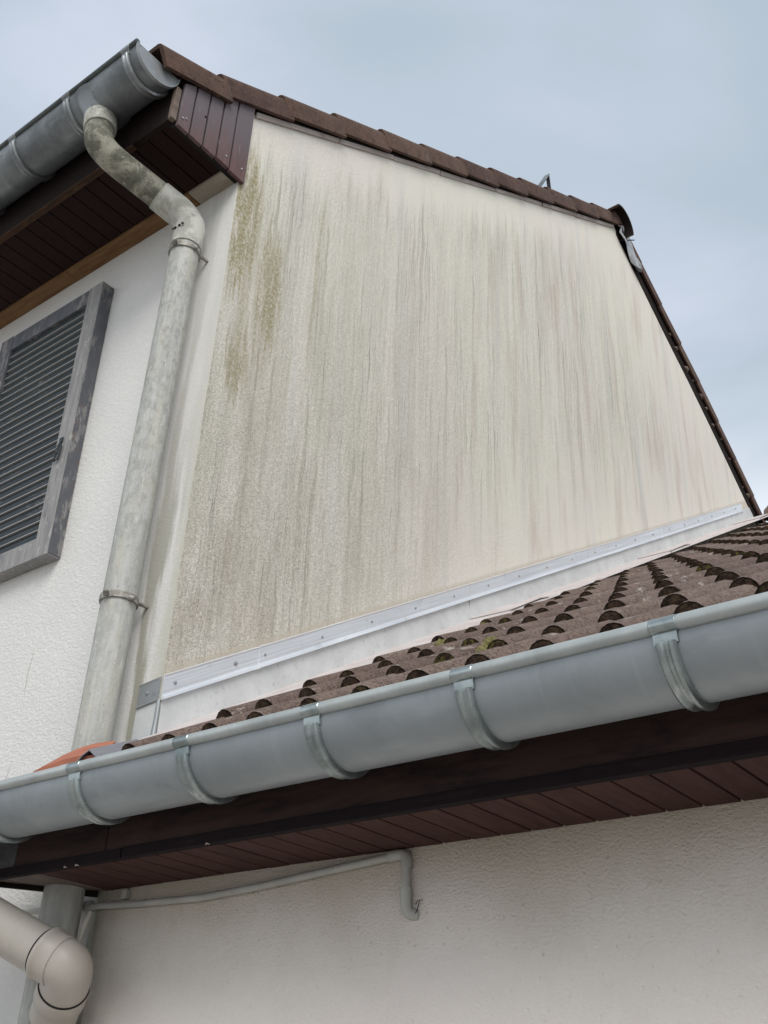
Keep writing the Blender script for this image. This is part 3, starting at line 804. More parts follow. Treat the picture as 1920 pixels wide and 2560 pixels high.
# one double-wave tile; local origin at its lower left corner on the pan plane
PT = 0.133
TW = 2 * PT
GAUGE = 0.30
def tile_mesh(seed, moss):
    rnd = random.Random(seed)
    prof = []
    for w_ in range(2):
        c = 0.0665 + w_ * PT
        prof += [(c - 0.0665 + 0.0005, -0.002)] if w_ == 0 else []
        prof += [(c - 0.034, 0.0), (c - 0.031, 0.006)]
        for a in (150, 125, 100, 80, 55, 30): prof.append((c + 0.030 * math.cos(R(a)), 0.004 + 0.029 * math.sin(R(a))))
        prof += [(c + 0.031, 0.006), (c + 0.034, -0.001), (c + 0.041, -0.003), (c + 0.0425, 0.011), (c + 0.055, 0.011), (c + 0.0565, -0.003), (c + 0.062, -0.003)]
    prof.append((TW - 0.0015, 0.0))
    L = 0.395
    d = Vector((0, math.cos(math.atan(SL)), math.sin(math.atan(SL)))); n = Vector((0, -d.z, d.y))
    V = []; F = []; MI = []
    th = 0.012
    ml = len(prof)
    ls = [0.0, 0.006, 0.2, L]
    for j, l_ in enumerate(ls):
        for (x, h) in prof:
            base = l_
            if j < 2: base += 0.003 * mnoise.noise(Vector((x * 60 + seed, 1.3, seed)))
            # tiles tilt: lower end rides over the course below
            lift = 0.020 - 0.020 * l_ / L * 1.05 + 0.0005 * mnoise.noise(Vector((x * 30, seed, l_ * 20)))
            hh = h * (0.97 if j == 0 else 1.0)
            V.append(Vector((x, 0, 0)) + d * base + n * (hh + lift))
    nb = len(V)
    for j in (0, 3):
        for (x, h) in prof:
            l_ = ls[j]; lift = 0.020 - 0.020 * l_ / L * 1.05
            V.append(Vector((x, 0, 0)) + d * (l_ + 0.001) + n * (max(0.0, h * 0.78 if h > 0.008 else h) + lift - th))
    for j in range(3):
        for i in range(ml - 1):
            F.append((j * ml + i, j * ml + i + 1, (j + 1) * ml + i + 1, (j + 1) * ml + i)); MI.append(0)
    for i in range(ml - 1):
        F.append((i, i + 1, nb + i + 1, nb + i)); MI.append(1)
        F.append((3 * ml + i, 3 * ml + i + 1, nb + ml + i + 1, nb + ml + i)); MI.append(0)
        F.append((nb + i, nb + i + 1, nb + ml + i + 1, nb + ml + i)); MI.append(0)
    F.append((0, 3 * ml, nb + ml, nb)); MI.append(0)
    F.append((ml - 1, 4 * ml - 1, nb + 2 * ml - 1, nb + ml - 1)); MI.append(0)
    # dirt and dark moss packed under each wave, rough-faced
    for w_ in range(2):
        c = 0.0665 + w_ * PT
        k0 = len(V)
        amp = rnd.uniform(0.6, 1.3)
        ring = []
        nr, na = 3, 9
        for r_ in range(nr + 1):
            for a_ in range(na + 1):
                a = R(180 * a_ / na); q = r_ / nr
                x = c + 0.0315 * q * math.cos(a); h = -0.006 + 0.038 * q * math.sin(a) * (0.96)
                out = -0.017 * amp * (1 - q * q) - 0.004 + 0.006 * mnoise.noise(Vector((x * 160, h * 160, seed * 3.1 + w_)))
                V.append(Vector((x, 0, 0)) + d * out + n * (h + 0.019))
        for r_ in range(nr):
            for a_ in range(na):
                F.append((k0 + r_ * (na + 1) + a_, k0 + r_ * (na + 1) + a_ + 1, k0 + (r_ + 1) * (na + 1) + a_ + 1, k0 + (r_ + 1) * (na + 1) + a_)); MI.append(1)
    me = bpy.data.meshes.new('roof_tile')
    me.from_pydata(V, [], F)
    me.materials.append(MT['tile_grey']); me.materials.append(MT['moss_dark'])
    for p_, i in zip(me.polygons, MI): p_.material_index = i
    bm = bmesh.new(); bm.from_mesh(me)
    for f_ in bm.faces:
        f_.smooth = True
    for e in bm.edges:
        if len(e.link_faces) == 2 and (e.calc_face_angle(0) > R(48) or e.link_faces[0].material_index != e.link_faces[1].material_index): e.smooth = False
    # faces wind so that the top looks up
    for f_ in bm.faces:
        pass
    bm.to_mesh(me); bm.free()
    return me
TM = [tile_mesh(s + 1, 0) for s in range(9)]
Y0 = 1.50
first = None
for r_ in range(20):
    y = Y0 + GAUGE * r_ + (0.02 if r_ == 0 else 0)
    if y > 7.3: break
    for i in range(13):
        x = -0.0035 + i * TW
        if x > XR - 0.1: break
        if i == 0: continue
        o = bpy.data.objects.new('roof_tile', random.choice(TM)); C.objects.link(o)
        o.parent = lroof
        jx = random.uniform(-0.0015, 0.0015); jy = random.uniform(-0.006, 0.006)
        o.location = Vector((x + jx, y + jy, zx(y + jy) + random.uniform(-0.0015, 0.002) - 0.02 + (0.001 if r_ == 0 else 0))) - WO[lroof]
        o.rotation_euler = (random.uniform(-.006, .006), random.uniform(-.010, .010), random.uniform(-.012, .012))
# ridge of the extension, end tile by the gable
for k in range(8):
    ridge_cap(0.13 + 0.4 * k, 0.13 + 0.4 * (k + 1) + 0.03, 7.33, zx(7.33) - 0.05, 0.115, 0.105, ['tile_brown'], lroof, 5, 175)
v, f = tube_geo([(0.085, 7.31, 4.22), (0.10, 7.31, 4.28), (0.115, 7.31, 4.32), (0.12, 7.31, 4.345)], [0.03, 0.036, 0.03, 0.012], 9, True, 0.6)
mesh_obj('mortar_lump', v, f, 'tile_edge', lroof, smooth=60)

# eaves of the extension
lz = 0.535
box('fascia_board', (0.197, 1.585, lz + 0.014), (XR, 1.607, 0.74), 'brown_fascia', ext, bevel=0.002)
box('fascia_board', (-0.145, 1.585, lz + 0.014), (0.194, 1.607, 0.74), 'brown_fascia', ext, bevel=0.002)
box('fascia_board', (-0.60, 1.585, lz + 0.012), (-0.148, 1.607, 0.74), 'grey_fascia', ext, bevel=0.002)
box('edge_strip', (0.262, 1.580, lz - 0.004), (XR, 1.5845, lz + 0.020), 'black_strip', ext, bevel=0.0015)
box('edge_strip', (-0.60, 1.580, lz - 0.005), (0.258, 1.5845, lz + 0.018), 'black_strip', ext, bevel=0.0015)
box('edge_strip', (-0.60, 1.5852, lz - 0.003), (XR, 1.604, lz + 0.0135), 'black_strip', ext)
ls_ = empty('soffit', (1.5, 1.72, lz), ext)
def clipx(y): return -0.26 + (y - 1.60) / (YF - 1.60) * 0.145      # slanting left end of the eaves box
x = 1.657 + 0.0695 * 26
while x > -0.26:
    x1 = x - 0.0695
    dz = random.uniform(-.0004, .0004)
    mat = 'brown_board' if x > -0.03 else 'pale_board'
    if x1 > -0.12:
        box('soffit_board', (x1 + 0.0055, 1.606, lz + dz), (x, YF - 0.008, lz + 0.012 + dz), mat, ls_, bevel=0.0012)
    else:
        # cut by the slanting end
        yb = 1.60 + (x1 + 0.26) / 0.145 * (YF - 1.60); yb2 = 1.60 + (x + 0.26) / 0.145 * (YF - 1.60)
        yb = max(1.6065, yb); yb2 = min(YF - 0.008, max(yb + 0.01, yb2))
        if yb2 > 1.63:
            P = [(x1 + 0.0035, 1.606), (x, 1.606), (x, yb2), (x1 + 0.0035, yb)]
            v = [(a, b, lz) for a, b in P] + [(a, b, lz + 0.012) for a, b in P]
            V8, F8 = hexa(v); mesh_obj('soffit_board', V8, F8, mat, ls_)
    x = x1
box('soffit_backing', (-0.10, 1.609, lz + 0.0135), (XR, YF - 0.008, lz + 0.03), 'dark', ls_)
# black end board of the eaves box
A = Vector((-0.262, 1.606, 0)); B = Vector((-0.117, YF - 0.01, 0)); nn = Vector((-(B - A).y, (B - A).x, 0)).normalized() * 0.012
v = [];
for z in (lz - 0.012, 0.75):
    for q in (A, B, B + nn, A + nn): v.append((q.x, q.y, z))
V8, F8 = hexa(v); mesh_obj('end_board', V8, F8, 'dark_wood_and_shade', ext)
# raw timber splinters / paint chips along the strip
for (x_, l_) in ((0.53, 0.012), (0.06, 0.010), (0.10, 0.014)):
    v, f = tube_geo([(x_, 1.582, lz - 0.006), (x_ + l_ * 0.5, 1.578, lz - 0.004), (x_ + l_, 1.582, lz - 0.006)], [0.0008, 0.0018, 0.0008], 6)
    mesh_obj('paint_chip', v, f, 'verge_batten', ext)

# ------------------------------------------------------------------ gutters
def gutter(name, label, x0, x1, yb, zb, r, rb, mt, mb, mk, brackets, seams=(), cap_right=True, slope=0.0, sleeve=True, bw=0.043):
    g_ = tag(empty(name, ((x0 + x1) / 2, yb + r, zb - r)), label, 'gutter')
    cy = yb + r + 0.002
    zc = zb - 0.008
    # half-round trough
    def trough(a, b):
        n = 22; V = []; F = []
        th = 0.0022
        ys = []
        for i in range(n + 1):
            an = R(180 + 180 * i / n)
            ys.append((math.cos(an), math.sin(an)))
        m = n + 1
        for x_ in (a, b):
            for rr_ in (r, r - th):
                for cyy, s_ in ys: V.append((x_, cy + rr_ * cyy, zc + rr_ * s_))
        for i in range(n):
            F += [(i, i + 1, 2 * m + i + 1, 2 * m + i), (m + i, m + i + 1, 3 * m + i + 1, 3 * m + i), (i, i + 1, m + i + 1, m + i), (2 * m + i, 2 * m + i + 1, 3 * m + i + 1, 3 * m + i)]
        F += [(0, m, 3 * m, 2 * m), (n, m + n, 3 * m + n, 2 * m + n)]
        return mesh_obj('trough', V, F, mt, g_, smooth=45)
    xs = [x0] + list(seams) + [x1]
    for a, b in zip(xs, xs[1:]): trough(a, b - 0.0006)
    # front bead, slightly irregular, in lengths between bracket sleeves
    bx = sorted(brackets)
    edges = [x0] + [q for b in bx for q in (b - bw * 0.5, b + bw * 0.5)] + [x1]
    for a, b in zip(edges[0::2], edges[1::2]):
        if b - a < 0.01: continue
        n = max(2, int((b - a) / 0.03))
        path = [(a + (b - a) * i / n, yb, zb) for i in range(n + 1)]
        rad = [rb * (1 + 0.02 * mnoise.noise(Vector((p[0] * 8, 3, 1)))) for p in path]
        rad[0] *= 0.93; rad[-1] *= 0.93
        path.insert(1, (a + 0.003, yb, zb)); rad.insert(1, rb)
        path.insert(-1, (b - 0.003, yb, zb)); rad.insert(-1, rb)
        tube('bead', path, rad, mb, g_, 16)
    for b in bx:
        hw = bw * 0.38
        rk = r + 0.0012
        prof = [(b - hw, rk - 0.001), (b - hw, rk + 0.004), (b - hw * 0.75, rk + 0.0075), (b - hw * 0.45, rk + 0.0075), (b - hw * 0.15, rk + 0.003), (b + hw * 0.15, rk + 0.003), (b + hw * 0.45, rk + 0.0100), (b + hw * 0.78, rk + 0.0100), (b + hw, rk + 0.004), (b + hw, rk - 0.001)]
        band = sweep_profile_x(cy, zc, prof, 192, 352, 26)
        if sleeve:
            sl = tube_geo([(b - bw * 0.5, yb, zb), (b - bw * 0.47, yb, zb), (b + bw * 0.47, yb, zb), (b + bw * 0.5, yb, zb)], [rb * 0.96, rb + 0.0008, rb + 0.0008, rb * 0.96], 16)
            neck = sweep_profile_x(cy, zc, [(b - bw * 0.46, rk - 0.001), (b - bw * 0.44, rk + 0.003), (b + bw * 0.44, rk + 0.003), (b + bw * 0.46, rk - 0.001)], 178, 194, 4)
            V, F, _ = merge(band, sl, neck)
        else:
            V, F, _ = merge(band)
        k = mesh_obj('bracket', V, F, mk, g_, smooth=35)
    if cap_right:
        n = 22; V = [(x1, cy, zc)] + [(x1, cy + r * 1.03 * math.cos(R(180 + 180 * i / n)), zc + r * 1.03 * math.sin(R(180 + 180 * i / n))) for i in range(n + 1)]
        V2 = [(x1 + 0.003, p[1], p[2]) for p in V]
        m = len(V)
        F = [(0, i, i + 1) for i in range(1, m - 1)] + [(m, m + i + 1, m + i) for i in range(1, m - 1)] + [(i, i + 1, m + i + 1, m + i) for i in range(1, m - 1)] + [(0, 1, m + 1, m), (0, m - 1, 2 * m - 1, m)]
        mesh_obj('end_cap', V, [(0, i, i + 1) for i in range(1, m - 1)], 'zinc_cap', g_) if False else mesh_obj('end_cap', V + V2, F, 'zinc_cap', g_)
        rim_ = sweep_profile_x(cy, zc, [(x1 - 0.004, r), (x1 - 0.004, r + 0.004), (x1 + 0.008, r + 0.0035), (x1 + 0.008, r)], 180, 360, 24)
        mesh_obj('end_rim', rim_[0], rim_[1], 'zinc_cap', g_, smooth=40)
    return g_, cy, zc
lg, lcy, lcz = gutter('rain_gutter', 'long grey half-round gutter with shiny brackets along the low tiled roof', -0.85, XR + 0.05, 1.39, 0.678, 0.0835, 0.0120, 'zinc_trough', 'zinc_bead', 'zinc_bracket',
                      [-0.04, 0.303, 0.639, 0.979, 1.310, 1.665, 2.01, 2.35, 2.69, 3.03, 3.37], cap_right=True)
ug, ucy, ucz = gutter('rain_gutter', 'stained old zinc gutter at the high eaves in the upper left', -3.6, 0.004, 1.30, 3.268, 0.094, 0.0105, 'old_zinc', 'dark_bead', 'old_bracket',
                      [-3.28, -2.95, -2.62, -2.3, -1.97, -1.65, -1.33, -1.03, -0.711, -0.386, -0.057], seams=(-0.178,), bw=0.044)
# outlet of the high gutter: flared funnel
V, F = [], []
tube('outlet', [(-0.292, ucy, 3.235), (-0.290, ucy - 0.002, 3.20), (-0.288, ucy - 0.001, 3.172), (-0.285, ucy, 3.14)], [0.105, 0.082, 0.060, 0.052], 'old_zinc', ug, 28)

# ------------------------------------------------------------------ downpipe (high)
dp = tag(empty('downpipe', (-0.15, 1.758, GZ)), 'lichen-stained round downpipe with a swan neck running down beside the wall corner', 'downpipe')
RP_ = 0.0515
p_a = Vector((-0.285, ucy, 3.16)); p_b = Vector((-0.262, ucy, 3.045)); 
tube('socket', [(-0.287, ucy, 3.178), (-0.286, ucy, 3.17), (-0.271, ucy, 3.105), (-0.270, ucy, 3.098)], [0.0555, 0.0585, 0.0585, 0.056], 'socket', dp, 32, True, 0.02)
neck = smooth_path([(-0.273, ucy, 3.115), (-0.262, ucy + 0.002, 3.005), (-0.168, 1.695, 2.905)], 10, [0, 0.10, 0])
tube('swan_neck', neck, [RP_ * 1.0] * len(neck), 'pipe_dark', dp, 32, True, 0.015)
neck2 = smooth_path([(-0.187, 1.635, 2.925), (-0.138, 1.765, 2.868), (-0.141, 1.758, 2.735)], 12, [0, 0.085, 0])
tube('lower_elbow', neck2, [RP_ * 1.10] * (len(neck2) - 1) + [RP_ * 1.08], 'socket', dp, 32, True, 0.015)
path = [(-0.1415, 1.758, 2.76)]
z = 2.70
while z > -1.55:
    path.append((-0.1415 - 0.0105 * (2.7 - z), 1.758, z)); z -= 0.06
tube('pipe', path, [RP_] * len(path), 'pipe', dp, 36, True, 0.006)
def clamp(zc_, parent, xo):
    prof_o = []
    c = Vector((xo, 1.758, zc_))
    V, F = [], []; n = 36
    sec = [(RP_ + 0.001, -0.011), (RP_ + 0.0055, -0.010), (RP_ + 0.0065, 0.0), (RP_ + 0.0055, 0.010), (RP_ + 0.001, 0.011)]
    m = len(sec)
    for i in range(n):
        a = 2 * math.pi * i / n
        for r_, h in sec:
            r_ += 0.0012 * mnoise.noise(Vector((math.cos(a) * 3, math.sin(a) * 3, h * 90)))
            V.append((c.x + r_ * math.cos(a), c.y + r_ * math.sin(a), c.z + h))
    for i in range(n):
        for k in range(m): F.append((i * m + k, i * m + (k + 1) % m, ((i + 1) % n) * m + (k + 1) % m, ((i + 1) % n) * m + k))
    k1 = tube_geo([(xo + 0.012, 1.758 - RP_ - 0.010, zc_ + 0.008), (xo + 0.018, 1.758 - RP_ - 0.012, zc_), (xo + 0.012, 1.758 - RP_ - 0.008, zc_ - 0.010)], [0.006, 0.010, 0.006], 8, True, 0.3)
    k2 = tube_geo([(xo + RP_ * 0.7, 1.795, zc_), (xo + RP_ * 0.72, 1.815, zc_ + 0.001), (xo + RP_ * 0.72, YF, zc_ + 0.002)], [0.006, 0.006, 0.006], 8, True, 0.2)
    k3 = tube_geo([(xo - RP_ - 0.004, 1.760, zc_ - 0.004), (xo - RP_ - 0.012, 1.765, zc_ - 0.010)], [0.005, 0.005], 8, True, 0.2)
    k4 = tube_geo([(xo + RP_ + 0.000, 1.752, zc_ - 0.004), (xo + RP_ + 0.008, 1.756, zc_ - 0.006), (xo + RP_ + 0.015, 1.76, zc_ - 0.008)], [0.008, 0.009, 0.005], 8, True, 0.3)
    V, F, _ = merge((V, F), k1, k2, k3, k4)
    cl_ = mesh_obj('clamp', V, F, 'clamp', parent, smooth=45)
    return cl_
clamp(2.712, dp, -0.1414); clamp(1.345, dp, -0.1415 - 0.0105 * 1.355)
# loose sealing rags/dirt at the lower elbow joint
for k, (a, q) in enumerate(((0, 0.012), (0.02, 0.010), (0.035, 0.009), (-0.015, 0.007))):
    v, f = tube_geo([(-0.150 + a, 1.706 - 0.001, 2.800 + 0.002 * k), (-0.146 + a, 1.702, 2.797)], [q * 0.5, q * 0.35], 7, True, 0.5)
    mesh_obj('joint_crumb', v, f, 'dirt', dp)

# ------------------------------------------------------------------ sand-coloured branch pipe (low left)
bp = tag(empty('branch_pipe', (-0.14, 1.70, 0.1)), 'sand-coloured plastic pipe with two bends coming from the low gutter into the downpipe', 'drain pipe')
RB = 0.0545
top_ = Vector((-0.335, lcy, 0.60)); k0 = Vector((-0.320, lcy + 0.003, 0.506)); A = Vector((-0.10, 1.585, 0.42)); Bp = Vector((0.052, 1.655, 0.322)); Cc = Vector((-0.115, 1.752, 0.225)); D = Vector((-0.150, 1.758, 0.10))
dirAB = (Bp - k0).normalized()
seg1 = smooth_path([top_, k0, k0 + dirAB * 0.395], 10, [0, 0.07, 0])
tube('upper_bend', seg1, RB, 'sand', bp, 36)
j0 = k0 + dirAB * 0.372
# socket collar with raised lip
tube('collar', [j0, j0 + dirAB * 0.004, j0 + dirAB * 0.010, j0 + dirAB * 0.013, j0 + dirAB * 0.050], [RB + 0.004, RB + 0.0075, RB + 0.0075, RB + 0.0045, RB + 0.0045], 'sand', bp, 40)
tube('dirt_ring', [j0 - dirAB * 0.006, j0 + dirAB * 0.001], [RB + 0.0003, RB + 0.0010], 'dirt', bp, 36)
j1 = j0 + dirAB * 0.040
b2 = smooth_path([j1, Bp + dirAB * 0.0, Cc + (Bp - Cc).normalized() * 0.03], 14, [0, 0.052, 0])
tube('lower_bend', b2, [RB + 0.002] * len(b2), 'sand', bp, 40)
dCD = (Cc - Bp).normalized()
q0 = Bp + dCD * 0.070
tube('dirt_ring', [q0 - dCD * 0.003, q0 + dCD * 0.001], [RB + 0.0024, RB + 0.0050], 'dirt', bp, 40)
tube('collar', [q0, q0 + dCD * 0.004, q0 + dCD * 0.05, q0 + dCD * 0.054], [RB + 0.003, RB + 0.006, RB + 0.006, RB + 0.003], 'sand', bp, 40)
tube('branch_socket', [(-0.168, 1.758, 0.215), (-0.168, 1.758, 0.205), (-0.169, 1.758, 0.10), (-0.171, 1.758, -0.05)], [0.055, 0.066, 0.068, 0.068], 'pipe', bp, 36)

# ------------------------------------------------------------------ small grey waste pipe under the eaves
wp = tag(empty('waste_pipe', (0.40, 1.82, 0.49)), 'thin grey plastic pipe clipped along the beige wall just under the brown soffit', 'waste pipe')
YW = 1.820; rw = 0.0085
wps = [(-0.60, YW, 0.505), (-0.41, YW, 0.507), (-0.147, YW, 0.499), (0.05, YW, 0.491), (0.274, YW, 0.486), (0.46, YW, 0.494), (0.644, YW, 0.507), (0.75, YW, 0.514), (0.852, YW, 0.521)]
tube('pipe', wps, rw, 'greypl', wp, 14)
tube('tee', [(0.835, YW, 0.5205), (0.858, YW, 0.5215), (0.8585, YW, 0.5215)], [rw + 0.003, rw + 0.003, rw + 0.001], 'greypl', wp, 16)
tube('corner_elbow', smooth_path([(0.850, YW, 0.522), (0.877, YW, 0.521), (0.878, YW, 0.494)], 8, [0, 0.014, 0]), rw + 0.0028, 'greypl', wp, 16)
tube('drop_pipe', [(0.878, YW, 0.50), (0.879, YW, 0.445)], rw, 'greypl', wp, 14)
tube('end_elbow', smooth_path([(0.879, YW, 0.456), (0.880, YW, 0.405), (0.898, YW + 0.016, 0.402)], 8, [0, 0.022, 0]), rw + 0.003, 'greypl', wp, 18)
for xk in (0.0, -0.02):
    box('pipe_clip', (xk - 0.010, YW - 0.004, 0.506), (xk + 0.008, YF - 0.007, 0.530), 'greypl', wp, bevel=0.002) if xk == 0.0 else None
tube('pipe_clip', [(-0.150, YW + 0.004, 0.500), (-0.132, YW + 0.004, 0.5)], 0.0155, 'greypl', wp, 14)
v, f = tube_geo([(0.900, YW + 0.006, 0.4215), (0.906, YW + 0.004, 0.428), (0.914, YW + 0.01, 0.430)], [0.0012, 0.0009, 0.0005], 6)
v2, f2 = tube_geo([(0.906, YW + 0.01, 0.428), (0.904, YW + 0.006, 0.410), (0.899, YW + 0.003, 0.399)], [0.0007, 0.0012, 0.0006], 6)
V, F, _ = merge((v, f), (v2, f2)); mesh_obj('dry_twig', V, F, 'iron', wp)
v, f = tube_geo([(-0.098, 1.800, 0.480), (-0.100, 1.792, 0.455), (-0.104, 1.788, 0.425), (-0.109, 1.785, 0.395), (-0.112, 1.783, 0.375)], [0.006, 0.009, 0.006, 0.004, 0.005], 9, True, 0.3)
o = mesh_obj('cable_stub', v, f, 'cable', None, smooth=50); tag(o, 'short pale taped cable stub hanging behind the downpipe under the eaves box', 'cable')

# ------------------------------------------------------------------ flashing on the gable wall
fl_ = tag(empty('wall_flashing', (0.02, 4.4, 1.0)), 'long silvery stepped flashing where the low roof meets the gable wall', 'flashing')
def ft(y): return 1.105 + 0.607 * (y - 1.828)          # top line of the cover strip
def zlip(y): return 0.930 + 0.610 * (y - YF)           # apron / lip line
js = [1.8365, 2.19, 4.85, 5.43, 6.25, 6.99]
for k, (a, b) in enumerate(zip(js, js[1:])):
    o_ = 0.0015 * (k % 2)
    sec = [(0.001, 0.0), (0.009 + o_, -0.004), (0.0065 + o_, -0.009), (0.0065 + o_, -0.060), (0.011 + o_, -0.068), (0.015 + o_, -0.076), (0.001, -0.076)]
    V = []; F = []; m = len(sec); n = 12
    for i in range(n + 1):
        y = a + (b - a) * i / n
        for x_, h in sec:
            V.append((x_ + 0.0012 * mnoise.noise(Vector((y * 5, h * 20, 1))), y + (0.003 if i == n else 0), ft(y) + h))
    for i in range(n):
        for q in range(m): F.append((i * m + q, i * m + (q + 1) % m, (i + 1) * m + (q + 1) % m, (i + 1) * m + q))
    F.append(tuple(range(m))); F.append(tuple(n * m + q for q in range(m)))
    mesh_obj('cover_strip', V, F, 'alu', fl_, smooth=25)
for k in range(20):
    y = 1.875 if k == 0 else 2.214 + 0.257 * (k - 1)
    if y > 6.95: break
    v, f = screw_geo((0.0085, y, ft(y) - 0.036), (1, 0, 0), 0.0048, 0.003); mesh_obj('screw', v, f, 'screw', fl_, True)
v, f = screw_geo((0.0085, 2.095, ft(2.095) - 0.034), (1, 0, 0), 0.0062, 0.004); mesh_obj('screw', v, f, 'screw', fl_, True)
aj = [1.80, 3.37, 5.06, 6.75, 7.30]
for k, (a, b) in enumerate(zip(aj, aj[1:])):
    y0_, y1_ = a, b - 0.006
    xx = 0.004 + 0.0012 * (k % 2)
    # vertical sheet
    y0w = max(y0_, YF + 0.002)
    poly = [(y0w, zlip(y0w) - 0.01), (y1_ + 0.012, zlip(y1_ + 0.012) - 0.01), (y1_ - 0.012, ft(y1_) - 0.068), (y0w if k == 0 else y0w - 0.012, ft(y0w) - 0.068)]
    prism_x('apron_sheet', poly, 0.0008, xx, 'apron', fl_)
    # folded lip lying on the tiles
    ya = 1.53 if k == 0 else y0_
    P = [(ya, zlip(ya)), (y1_ + 0.02, zlip(y1_ + 0.02))]
    V = []
    for yy, zz in P:
        V += [(0.001, yy, zz + 0.010), (0.198, yy, zz + 0.002), (0.204, yy, zz - 0.010), (0.198, yy, zz - 0.012), (0.001, yy, zz - 0.001)]
    m = 5
    F = [(q, (q + 1) % m, m + (q + 1) % m, m + q) for q in range(m)] + [tuple(range(m)), tuple(m + q for q in range(m))]
    mesh_obj('roof_lip', V, F, 'lip', fl_)
    # kinked overlap tab at each sheet joint
    if k:
        t = a
        P2 = [(t - 0.004, 0.0), (t + 0.23, 0.004), (t + 0.30, -0.005)]
        V = []
        for yy, dz in P2: V += [(0.0045, yy, zlip(yy) + 0.016 + dz), (0.203, yy, zlip(yy) + 0.0075 + dz), (0.203, yy, zlip(yy) + 0.004 + dz), (0.0045, yy, zlip(yy) + 0.0125 + dz)]
        F = [(i * 4 + q, i * 4 + (q + 1) % 4, (i + 1) * 4 + (q + 1) % 4, (i + 1) * 4 + q) for i in range(2) for q in range(4)] + [(0, 1, 2, 3), (8, 9, 10, 11)]
        mesh_obj('overlap_tab', V, F, 'lip', fl_)
# return of the flashing round the corner onto the front wall
def fr(x_): return 1.105 + 0.10 * x_
P = [(-0.086, 0.0), (-0.004, 0.0)]
V = []
for x_, _ in P:
    for yo, h in ((-0.004, 0.0), (-0.012, -0.005), (-0.010, -0.012), (-0.010, -0.066), (-0.013, -0.074), (-0.004, -0.074)):
        V.append((x_, YF + yo, fr(x_) + h))
m = 6
F = [(q, (q + 1) % m, m + (q + 1) % m, m + q) for q in range(m)] + [tuple(range(m)), tuple(m + q for q in range(m))]
mesh_obj('corner_strip', V, F, 'zinc_cap', fl_)
box('corner_apron', (-0.088, YF - 0.0075, 0.86), (-0.006, YF - 0.0035, 1.033), 'apron', fl_)
tube('corner_weld', [(-0.002, YF - 0.004, 1.035), (0.000, YF - 0.005, 0.98), (0.001, YF - 0.006, 0.93), (0.002, YF - 0.012, 0.915)], [0.006, 0.007, 0.009, 0.014], 'zinc_cap', fl_, 10, True, 0.3)
v, f = screw_geo((-0.048, YF - 0.010, 1.062), (0, -1, 0), 0.0055, 0.004); mesh_obj('screw', v, f, 'screw', fl_, True)
v, f = tube_geo([(0.03, 1.72, zx(1.72) + 0.035), (0.05, 1.70, zx(1.72) + 0.050), (0.075, 1.69, zx(1.72) + 0.030)], [0.008, 0.010, 0.006], 6, True, 0.5)

# grey lead sheet in front of the corner
V = []; n = 12
for i in range(n + 1):
    x_ = 0.02 + 0.27 * i / n
    h = 0.047 * math.exp(-((x_ - 0.196) / 0.035) ** 2) * 0.8
    for y_, e in ((1.49, 0.0), (1.62, 0.0)):
        V.append((x_, y_, zx(y_) + 0.012 + h * (1 if y_ < 1.6 else .6)))
        V.append((x_, y_, zx(y_) + 0.009 + h * (1 if y_ < 1.6 else .6)))
F = []
for i in range(n):
    a = i * 4; b = a + 4
    F += [(a, a + 2, b + 2, b), (a + 1, a + 3, b + 3, b + 1), (a, a + 1, b + 1, b), (a + 2, a + 3, b + 3, b + 2)]
F += [(0, 1, 3, 2), (n * 4, n * 4 + 1, n * 4 + 3, n * 4 + 2)]
o = mesh_obj('lead_sheet', V, F, 'lead_sheet', None, smooth=40)
tag(o, 'bent grey lead sheet on the roof edge beside the orange tile', 'metal sheet')

# orange broken clay tile behind the gutter, left of the downpipe foot
def arc_tile():
    FL = Vector((-0.020, 1.500, 0.748)); FR = Vector((0.235, 1.500, 0.748)); BL = Vector((-0.150, 1.650, 0.843)); BR = Vector((0.075, 1.655, 0.853))
    V = []; nu, nv = 12, 5
    for j in range(nv + 1):
        t = j / nv
        for i in range(nu + 1):
            s = i / nu
            p = (FL * (1 - s) + FR * s) * (1 - t) + (BL * (1 - s) + BR * s) * t
            p = p + Vector((0, 0, 0.012 * math.sin(math.pi * s) + 0.002 * mnoise.noise(Vector((s * 5, t * 5, 0)))))
            V.append(p)
    n0 = len(V); W = nu + 1
    V += [p - Vector((0, 0, 0.013)) for p in V]
    F = []
    for j in range(nv):
        for i in range(nu):
            a = j * W + i
            F += [(a, a + 1, a + W + 1, a + W), (n0 + a, n0 + a + W, n0 + a + W + 1, n0 + a + 1)]
    rim = list(range(W)) + [j * W + nu for j in range(1, nv + 1)] + [nv * W + i for i in range(nu - 1, -1, -1)] + [j * W for j in range(nv - 1, 0, -1)]
    F += [(rim[i], rim[(i + 1) % len(rim)], rim[(i + 1) % len(rim)] + n0, rim[i] + n0) for i in range(len(rim))]
    return V, F
V, F = arc_tile()
o = mesh_obj('clay_tile', V, F, 'terracotta', None, smooth=50)
tag(o, 'bright orange terracotta tile sticking out above the low gutter at the foot of the downpipe', 'roof tile')

